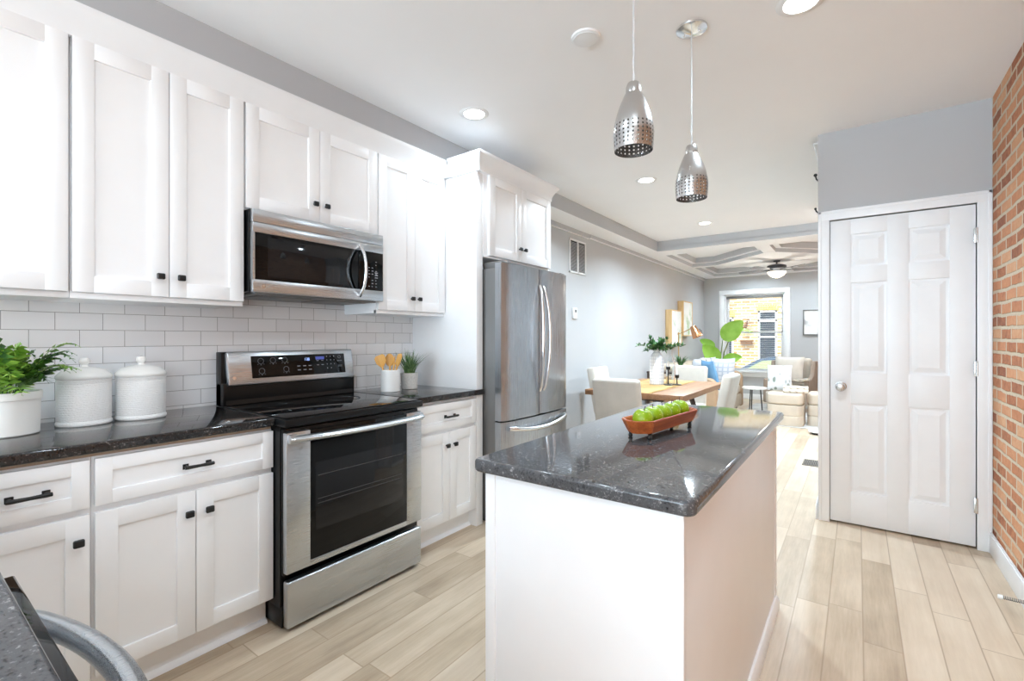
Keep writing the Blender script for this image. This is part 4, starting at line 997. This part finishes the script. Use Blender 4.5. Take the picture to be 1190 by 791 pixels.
r = thing('glass_bottle', 'clear glass bottle behind the candle holders on the dining table', 'bottle', (1.06, 5.06, TZ + .0038))
b = MB(); b.lathe([(0, .0), (.045, 0), (.047, .004), (.047, .20), (.03, .26), (.016, .29), (.015, .36), (.018, .37)], n=28, cap=False); b.build('bottle_glass', 'clearglass', r, local=True)

# ------------------------------------------------------------------ sitting area
solo('area_rug', MB().box(1.10, 3.0, 7.60, 9.95, .0005, .012, .003), 'rugm', 'pale grey rug under the ottomans and armchair', 'rug')
r = thing('sofa', 'beige sofa with tan rounded arms along the left wall', 'sofa', (.6, 8.0, 0))
SX0, SX1, SY0, SY1 = .12, 1.06, 7.02, 9.02
b = MB(); b.box(SX0, SX1, SY0 + .1, SY1 - .1, .10, .30, .02); b.build('base', 'sofa', r)
def arm(y0, y1):
    b = MB(); n = 10; P = [(SX0, .08), (SX1, .08), (SX1, .55)] + [(SX1 - .12 + .12 * math.cos(a), .55 + .12 * math.sin(a)) for a in [PI / 2 * k / n for k in range(1, n + 1)]] + [(SX0, .67)]
    b.prism(P, -y1, -y0, b=.018, mat=R(PI / 2, 'X')); return b.build('arm', 'sofaarm', r)
arm(SY0, SY0 + .17); arm(SY1 - .17, SY1)
b = MB(); b.box(SX0, SX0 + .25, SY0 + .16, SY1 - .16, .25, .84, .06, seg=4); b.build('backrest', 'sofa', r)
for k in range(2):
    y0 = SY0 + .175 + k * .828; b = MB(); b.box(SX0 + .22, SX1 - .01, y0, y0 + .82, .302, .46, .05, seg=4); b.build('seat_cushion', 'sofa', r)
    b = MB(); b.box(SX0 + .22, SX0 + .40, y0 + .01, y0 + .81, .462, .82, .07, seg=4, rot=None); b.build('back_cushion', 'sofa', r)
for y in (SY0 + .1, SY1 - .1):
    for x in (SX0 + .1, SX1 - .1): b = MB(); b.cyl((x, y, 0), (x, y, .10), .018, .025); b.build('leg', 'darkwood', r)
def cushion(label, mat, x, y, z, w_, h, d, rz, tilt, group=None, cat='cushion', name='cushion'):
    b = MB(); b.pillow(w_, h, d, Matrix.Identity(4)); o = solo(name, b, mat, label, cat, group, local=True, angle=60)
    o.matrix_world = T(x, y, z) @ R(rz, 'Z') @ R(tilt, 'X'); return o
cushion('light blue cushion leaning on the near sofa arm', 'blue', .90, 7.40, .70, .40, .44, .13, math.radians(-52), math.radians(14))
cushion('pale plaid cushion on the sofa right of the blue cushion', 'plaid', .99, 7.78, .72, .35, .45, .15, math.radians(14), math.radians(12))
cushion('grey and white cushion at the sofa back behind the far dining chair', 'leafprint', .66, 8.10, .72, .42, .44, .15, math.radians(70), math.radians(12))
cushion('white cushion at the sofa back beside the small plant', 'greypillow', .63, 7.66, .72, .40, .42, .12, math.radians(82), math.radians(12))
b = MB(); n = 26
for k in range(2):
    b.tube([(.84 + .25 * i / 10, 8.28 + k * .20, .476 + .085 + .01 * math.sin(i * .9 + k)) for i in range(-4, 10)], .085, 16)
solo('rolled_throw', b, 'throw', 'striped cream throw rolled on the sofa seat against the far arm', 'throw')
# console with small plant
r = thing('console_table', 'low dark console hidden behind the far dining chair', 'table', (.52, 6.55, 0))
b = MB(); b.box(.30, .74, 6.40, 6.74, .76, .785, .003); b.build('table_top', 'darkwood', r)
for x in (.32, .72):
    for y in (6.42, 6.72): b = MB(); b.box(x - .015, x + .015, y - .015, y + .015, 0, .76, .002); b.build('leg', 'darkwood', r)
r = thing('potted_plant', 'small dark green plant showing above the far dining chair', 'potted plant', (.70, 6.62, .7855))
b = MB(); b.lathe([(0, 0), (.045, 0), (.055, .09), (.05, .09), (.048, .08), (0, .08)], n=28); b.build('pot', 'ceramic', r, local=True)
b = MB(); rn = random.Random(6)
for k in range(70):
    az = rn.uniform(0, 2 * PI); blade(b, (.02 * math.cos(az), .02 * math.sin(az), .078), az, rn.uniform(.09, .19), rn.uniform(.2, .9), rn.uniform(.007, .012), rn)
b.build('foliage', 'darkleaf', r, local=True, smooth=False)
# floor lamps
r = thing('floor_lamp', 'brass floor lamp with tilted copper cone shade above the sofa', 'floor lamp', (.60, 6.86, 0))
b = MB(); b.lathe([(0, 0), (.11, 0), (.12, .006), (.11, .016), (.012, .022), (0, .022)], n=32); b.build('base', 'brass', r, local=True)
b = MB(); b.cyl((0, 0, .02), (0, 0, 1.32), .008); b.build('pole', 'brass', r, local=True)
b = MB(); b.tube([(-.012, 0, 1.30), (.10, 0, 1.345), (.20, 0, 1.40)], .006, 10); b.sphere((0, 0, 1.315), .014, n=14); b.build('arm', 'brass', r, local=True)
mt = T(.20, 0, 1.405) @ R(math.radians(-24), 'Y')
b = MB(); b.lathe([(0, .012), (.035, .01), (.042, .0), (.072, -.155), (.070, -.155), (.040, -.004), (0, -.004)], n=32, mat=mt); b.build('lamp_shade', 'copper', r, local=True)
r = thing('wall_lamp', 'slim grey lamp arm on the left wall by the far corner', 'lamp', (0, 10.05, 1.40))
b = MB(); b.lathe([(0, 0), (.035, 0), (.035, .012), (0, .012)], n=20, mat=R(PI / 2, 'Y')); b.tube([(.01, 0, 0), (.07, 0, .03), (.085, 0, .0)], .008, 8); b.build('arm', 'steelside', r, local=True)
b = MB(); b.cyl((.085, 0, .01), (.085, 0, -.10), .02, .035); b.build('lamp_shade', 'steelside', r, local=True)
# framed pictures on the left wall
def canvas(label, y0, y1, z0, z1, art, th=.045):
    r = thing('framed_picture', label, 'picture', (0, (y0 + y1) / 2, (z0 + z1) / 2)); fw = .018
    b = MB(); b.box(.001, th, y0, y0 + fw, z0, z1, .002); b.box(.001, th, y1 - fw, y1, z0, z1, .002); b.box(.001, th, y0 + fw, y1 - fw, z0, z0 + fw, .002); b.box(.001, th, y0 + fw, y1 - fw, z1 - fw, z1, .002); b.build('frame', 'frameoak', r)
    b = MB(); b.box(.0015, th - .008, y0 + fw, y1 - fw, z0 + fw, z1 - fw); b.build('artwork', art, r)
canvas('lower oak framed abstract picture nearer the camera on the left wall', 8.10, 8.68, 1.12, 1.735, 'art1', .11)
canvas('higher oak framed abstract picture farther along the left wall', 8.78, 9.36, 1.28, 1.925, 'art2', .11)
r = thing('framed_picture', 'grey framed line drawing on the far wall right of the window', 'picture', (2.06, YF, 1.54))
x0, x1, z0, z1 = 1.822, 2.30, 1.30, 1.785; b = MB()
for (a, c, e, f) in ((x0, x1, z0, z0 + .018), (x0, x1, z1 - .018, z1), (x0, x0 + .018, z0, z1), (x1 - .018, x1, z0, z1)): b.box(a, c, YF - .025, YF - .001, e, f, .002)
b.build('frame', 'steelside', r)
b = MB(); b.box(x0 + .018, x1 - .018, YF - .012, YF - .0015, z0 + .018, z1 - .018); b.build('artwork', 'art3', r)
# big-leaved plant in the far corner
r = thing('potted_plant', 'tall plant with broad bright green leaves in front of the street window', 'potted plant', (.50, 9.75, 0))
b = MB(); b.lathe([(0, 0), (.13, 0), (.15, .02), (.17, .32), (.165, .335), (.15, .33), (.145, .28), (0, .28)], n=36); b.build('pot', 'concretepot', r, local=True)
def bigleaf(tipdir, base, L, W, lean, curl, parent):
    """paddle leaf on a stalk; base is where the blade starts (local)"""
    b = MB(); b.tube([(0, 0, .28), (base[0] * .35, base[1] * .35, .28 + (base[2] - .28) * .6), base], [.012, .010, .007], 8); b.build('stem', 'stem', parent, local=True)
    b = MB(); d = Vector(tipdir).normalized(); sd = d.cross(Vector(lean)).normalized(); nr = sd.cross(d).normalized(); n = 14
    def fn(u, v):
        s = (v * 2 - 1); w_ = W * (math.sin(PI * min(1, u ** .8 * .97 + .03)) ** .7); return Vector(base) + d * (L * u) + sd * (s * w_) + nr * (.22 * w_ * s * s - curl * u * u)
    b.grid(fn, n, 8); b.build('leaf', 'bigleaf', parent, local=True, angle=80)
bigleaf((.62, -.1, .62), (.08, -.05, 1.22), .50, .17, (.35, -1, .3), .06, r)
bigleaf((-.50, -.35, .62), (.02, -.10, .78), .46, .16, (.3, -1, .5), -.02, r)
bigleaf((.75, -.2, .34), (.06, -.05, .76), .40, .15, (-.2, -1, .9), .05, r)
bigleaf((1, .1, -.12), (.26, .0, 1.42), .34, .06, (0, -.5, 1), .03, r)
bigleaf((-.75, .1, .35), (-.08, .02, 1.08), .34, .08, (.2, -1, .2), .04, r)
# round side table
r = thing('side_table', 'round white top side table with thin black legs near the window', 'side table', (1.285, 8.70, 0))
b = MB(); b.lathe([(0, .405), (.185, .405), (.19, .41), (.19, .425), (.186, .43), (0, .43)], n=40); b.build('table_top', 'ceramic', r, local=True)
for k in range(3): 
    a = k * 2 * PI / 3 + .3; b = MB(); b.cyl((.09 * math.cos(a), .09 * math.sin(a), .405), (.12 * math.cos(a), .12 * math.sin(a), .0125), .009); b.build('leg', 'black', r, local=True)
b = MB(); b.lathe([(.112, .014), (.128, .014), (.128, .022), (.112, .022), (.112, .014)], n=32, cap=False); b.build('base_ring', 'black', r, local=True)
# wingback armchair
r = thing('armchair', 'cream wingback armchair below the window behind the ottomans', 'armchair', (1.72, 9.45, .019))
b = MB(); b.box(-.33, .33, -.34, .36, .12, .32, .03, seg=3); b.build('base', 'wing', r, local=True)
b = MB(); b.box(-.25, .25, -.36, .22, .322, .46, .05, seg=4); b.build('seat_cushion', 'wing', r, local=True)
b = MB(); b.box(-.30, .30, -.07, .07, 0, .60, .06, seg=4, rot=T(0, .27, .31) @ R(math.radians(-5), 'X')); b.build('backrest', 'wing', r, local=True)
for s in (-1, 1):
    b = MB(); P = [(-.32, .12), (.36, .12), (.42, .86), (.20, .86), (.10, .62), (-.05, .56), (-.30, .54)]
    b.prism(P, -.04, .04, b=.02, mat=T(s * .335, 0, 0) @ R(PI / 2, 'Z') @ R(PI / 2, 'X')); b.build('wing', 'wingside', r, local=True)
for sx in (-1, 1):
    for sy in (-1, 1): b = MB(); b.cyl((sx * .27, sy * .28, .13), (sx * .28, sy * .30, 0), .022, .014); b.build('leg', 'darkwood', r, local=True)
r.rotation_euler = (0, 0, math.radians(-8)); r.scale = (.92, .92, .96)
cushion('plain cream cushion against the armchair back', 'cream', 1.70, 9.50, .70, .46, .46, .15, math.radians(-8), math.radians(-14))
b = MB()
def th(u, v): x = 1.62 + .40 * u; s_ = v; return (x + .01 * math.sin(9 * v), 9.06 + .30 * s_, .545 + .014 * math.sin(7 * u + 3 * v) + .02 * math.cos(11 * v) * u)
b.grid(th, 16, 16)
t = b.bm; bmesh.ops.solidify(t, geom=list(t.faces), thickness=.012)
solo('throw_blanket', b, 'throw', 'cream and grey throw spread over the armchair seat', 'throw', angle=80)
# two cube ottomans
def ottoman(label, x, y):
    r = thing('ottoman', label, 'ottoman', (x, y, .001), 'cream cube ottomans'); b = MB(); h = .225
    P = rounded(-h, h, -h, h, .085, 8); rings = []
    def pf(ins): return rounded(-h + ins, h - ins, -h + ins, h - ins, .085 - ins * .5, 8)
    edge_slab(b, pf, .012, .15, .006); edge_slab(b, pf, .152, .30, .006); b.build('side_panel', 'ottoman', r, local=True)
    b = MB(); edge_slab(b, pf, .302, .465, .035); b.build('top_cushion', 'ottoman', r, local=True); return r
ottoman('left cream cube ottoman carrying the leaf print cushion', 1.835, 7.86); o_ = ottoman('right cream cube ottoman half hidden by the white door casing', 2.315, 8.05)
cushion('white leaf print cushion standing at the back of the left ottoman', 'leafprint', 1.745, 7.90, .665, .32, .38, .11, math.radians(8), math.radians(-12))
b = MB()
for k, (y, q) in enumerate(((7.735, .030), (7.80, .030), (7.77, .028))): b.tube([(1.83 + .30 * i / 8 - .02, y + .03 * i / 8, .466 + q + (.048 if k == 2 else 0)) for i in range(9)], q, 14, flat=.92)
solo('folded_throw', b, 'throw', 'rolled cream throw on top of the left ottoman', 'throw')
r = thing('floor_pedestal', 'low white round pedestal with black underside on the floor by the right ottoman', 'pedestal', (2.27, 7.28, 0))
b = MB(); b.lathe([(0, .0), (.09, 0), (.10, .03), (0, .03)], n=32); b.build('foot', 'black', r, local=True)
b = MB(); b.lathe([(0, .0305), (.12, .0305), (.125, .036), (.12, .05), (0, .05)], n=32); b.build('top', 'plate', r, local=True)

# ------------------------------------------------------------------ the street
GZ = -.80
struct('street_ground', MB().box(-14, 12, 10.9, 40, GZ - .1, GZ), 'asphalt', 'asphalt street outside the window')
struct('street_pavement', MB().box(-14, 12, 17.8, 20.0, GZ + .0005, GZ + .14, .01), 'concrete', 'pale pavement across the street')
r = thing('row_house', 'sunlit yellow brick house across the street', 'house', (-.5, 20, GZ))
wins = [(-.40, .25, .25, 2.27), (-1.75, -1.25, .25, 2.05), (1.5, 2.2, .25, 2.2)]
b = MB(); xs = [-9]; 
edges = sorted(wins)
x = -9.0
for (a, c, e, f) in edges: b.box(x, a, 20, 20.4, GZ, 7); b.box(a, c, 20, 20.4, GZ, e); b.box(a, c, 20, 20.4, f, 7); x = c
b.box(x, 8, 20, 20.4, GZ, 7); b.build('wall', 'facade', r)
for (a, c, e, f) in edges:
    fr = MB(); tz = f - .33
    for q in ((a, a + .07, e, f), (c - .07, c, e, f), (a, c, e, e + .06), (a, c, f - .07, f), (a, c, tz - .09, tz), (a, c, 1.25, 1.31)): fr.box(q[0], q[1], 20.03, 20.12, q[2], q[3], .004)
    fr = fr.build('window', 'trim', r)
    for (z0, z1) in ((e + .06, 1.25), (1.31, tz - .09), (tz, f - .07)): MB().box(a + .07, c - .07, 20.07, 20.09, z0, z1).build('pane', 'winddark', fr)
    MB().box(a - .06, c + .06, 19.93, 20.03, e - .08, e, .005).build('window_sill', 'concrete', r)
    lb = MB(); n = 10; cx_ = (a + c) / 2
    for k in range(n):
        u = -1 + 2 * (k + .5) / n; lb.box(-.030, .030, 19.985, 20.05, 0, .20, .004, rot=T(cx_ + u * (c - a) / 2 * 1.12, 0, f + .03 - .05 * u * u) @ R(u * .22, 'Y'))
    lb.build('brick_arch', 'archbrick', r)
r = thing('mailbox', 'brown letter box on the yellow brick house', 'mailbox', (-.78, 19.99, 1.03)); b = MB(); b.box(-.98, -.58, 19.86, 19.995, .98, 1.10, .01); b.build('box', 'rust', r); b = MB(); b.prism([(19.995, 1.13), (19.84, 1.10), (19.84, 1.115), (19.995, 1.16)], -1.0, -.56, mat=Matrix(((0, 0, 1, 0), (1, 0, 0, 0), (0, 1, 0, 0), (0, 0, 0, 1)))); b.build('lid', 'rust', r)
r = thing('flag_lantern', 'brown slanted lantern on the yellow brick house', 'lantern', (-.80, 19.95, 1.6)); b = MB(); b.tube([(-.72, 19.99, 1.95), (-.74, 19.86, 1.88), (-.78, 19.84, 1.80)], .015, 8); b.build('bracket', 'black', r); b = MB(); b.tube([(-.74, 19.84, 1.86), (-.80, 19.84, 1.68), (-.90, 19.84, 1.46)], [.05, .075, .04], 10); b.build('lamp_body', 'rust', r)

# car parked in front, facing left, seen through the lower pane
CARX = .80
r = thing('car', 'blue grey car parked across the street, seen through the lower window pane', 'car', (CARX, 14.9, GZ))
prof_body = [(-2.15, .32), (-2.2, .55), (-2.1, .78), (-1.2, .95), (-.95, .98), (1.7, 1.02), (2.1, .95), (2.2, .6), (2.15, .32)]
cab = [(-1.15, .96), (-.30, 1.47), (.1, 1.55), (1.3, 1.55), (1.95, 1.0)]
b = MB(); mt = T(CARX, 14.9, GZ) @ R(PI / 2, 'X')
b.prism(prof_body, -.88, .88, b=.06, mat=mt); b.build('body', 'carpaint', r)
b = MB(); t = bmesh.new()
def cabring(pts, hw0, hw1): return [[t.verts.new((p[0], s * (hw0 + (hw1 - hw0) * (p[1] - .96) / .5), p[1])) for p in pts] for s in (-1, 1)]
A, B = cabring(cab, .84, .64); n = len(cab)
for i in range(n - 1): t.faces.new((A[i], A[i + 1], B[i + 1], B[i]))
t.faces.new(A); t.faces.new(B[::-1]); bmesh.ops.recalc_face_normals(t, faces=t.faces); bmesh.ops.transform(t, matrix=T(CARX, 14.9, GZ), verts=t.verts); bmesh.ops.bevel(t, geom=list(t.edges), offset=.03, segments=2, affect='EDGES'); b._add(t, 0); b.build('cabin', 'carpaint', r)
def cabwin(pts, name, s):
    b = MB(); V = [(CARX + p[0], 14.9 + s * (.845 + (-.20) * (p[1] - .96) / .5 + .004), GZ + p[1]) for p in pts]; W_ = [(v[0], v[1] - s * .02, v[2]) for v in V]
    b.bm.faces.new([b.bm.verts.new(v) for v in V]); 
    for k in range(len(V)): b.quad(V[k], V[(k + 1) % len(V)], W_[(k + 1) % len(V)], W_[k])
    b.build(name, 'carglass', r)
for s in (-1, 1):
    cabwin([(-.84, 1.03), (-.22, 1.42), (.25, 1.46), (.25, 1.03)], 'side_window', s); cabwin([(.32, 1.03), (.32, 1.46), (1.2, 1.46), (1.7, 1.05)], 'side_window', s)
b = MB(); b.quad((CARX - 1.00, 14.9 - .72, GZ + 1.0), (CARX - .30, 14.9 - .60, GZ + 1.385), (CARX - .30, 14.9 + .60, GZ + 1.385), (CARX - 1.00, 14.9 + .72, GZ + 1.0))
bmesh.ops.translate(b.bm, vec=(-.012, 0, .02), verts=b.bm.verts); b.build('windscreen', 'carglass', r)
for x in (-1.35, 1.35):
    for s in (-1, 1):
        b = MB(); mt = T(CARX + x, 14.9 + s * .80, GZ + .33) @ R(PI / 2, 'X'); b.lathe([(0, -.1), (.30, -.1), (.33, -.07), (.33, .07), (.30, .1), (0, .1)], n=32, mat=mt); wl = b.build('wheel', 'tyre', r)
        b = MB(); b.lathe([(0, -.112), (.19, -.105), (.19, .105), (0, .112)], n=24, mat=mt); b.build('wheel_rim', 'nickel', wl)
for s in (-1,):
    b = MB(); b.box(CARX - .78, CARX - .60, 14.9 - 1.02, 14.9 - .86, GZ + 1.0, GZ + 1.12, .03); b.build('side_mirror', 'carpaint', r)
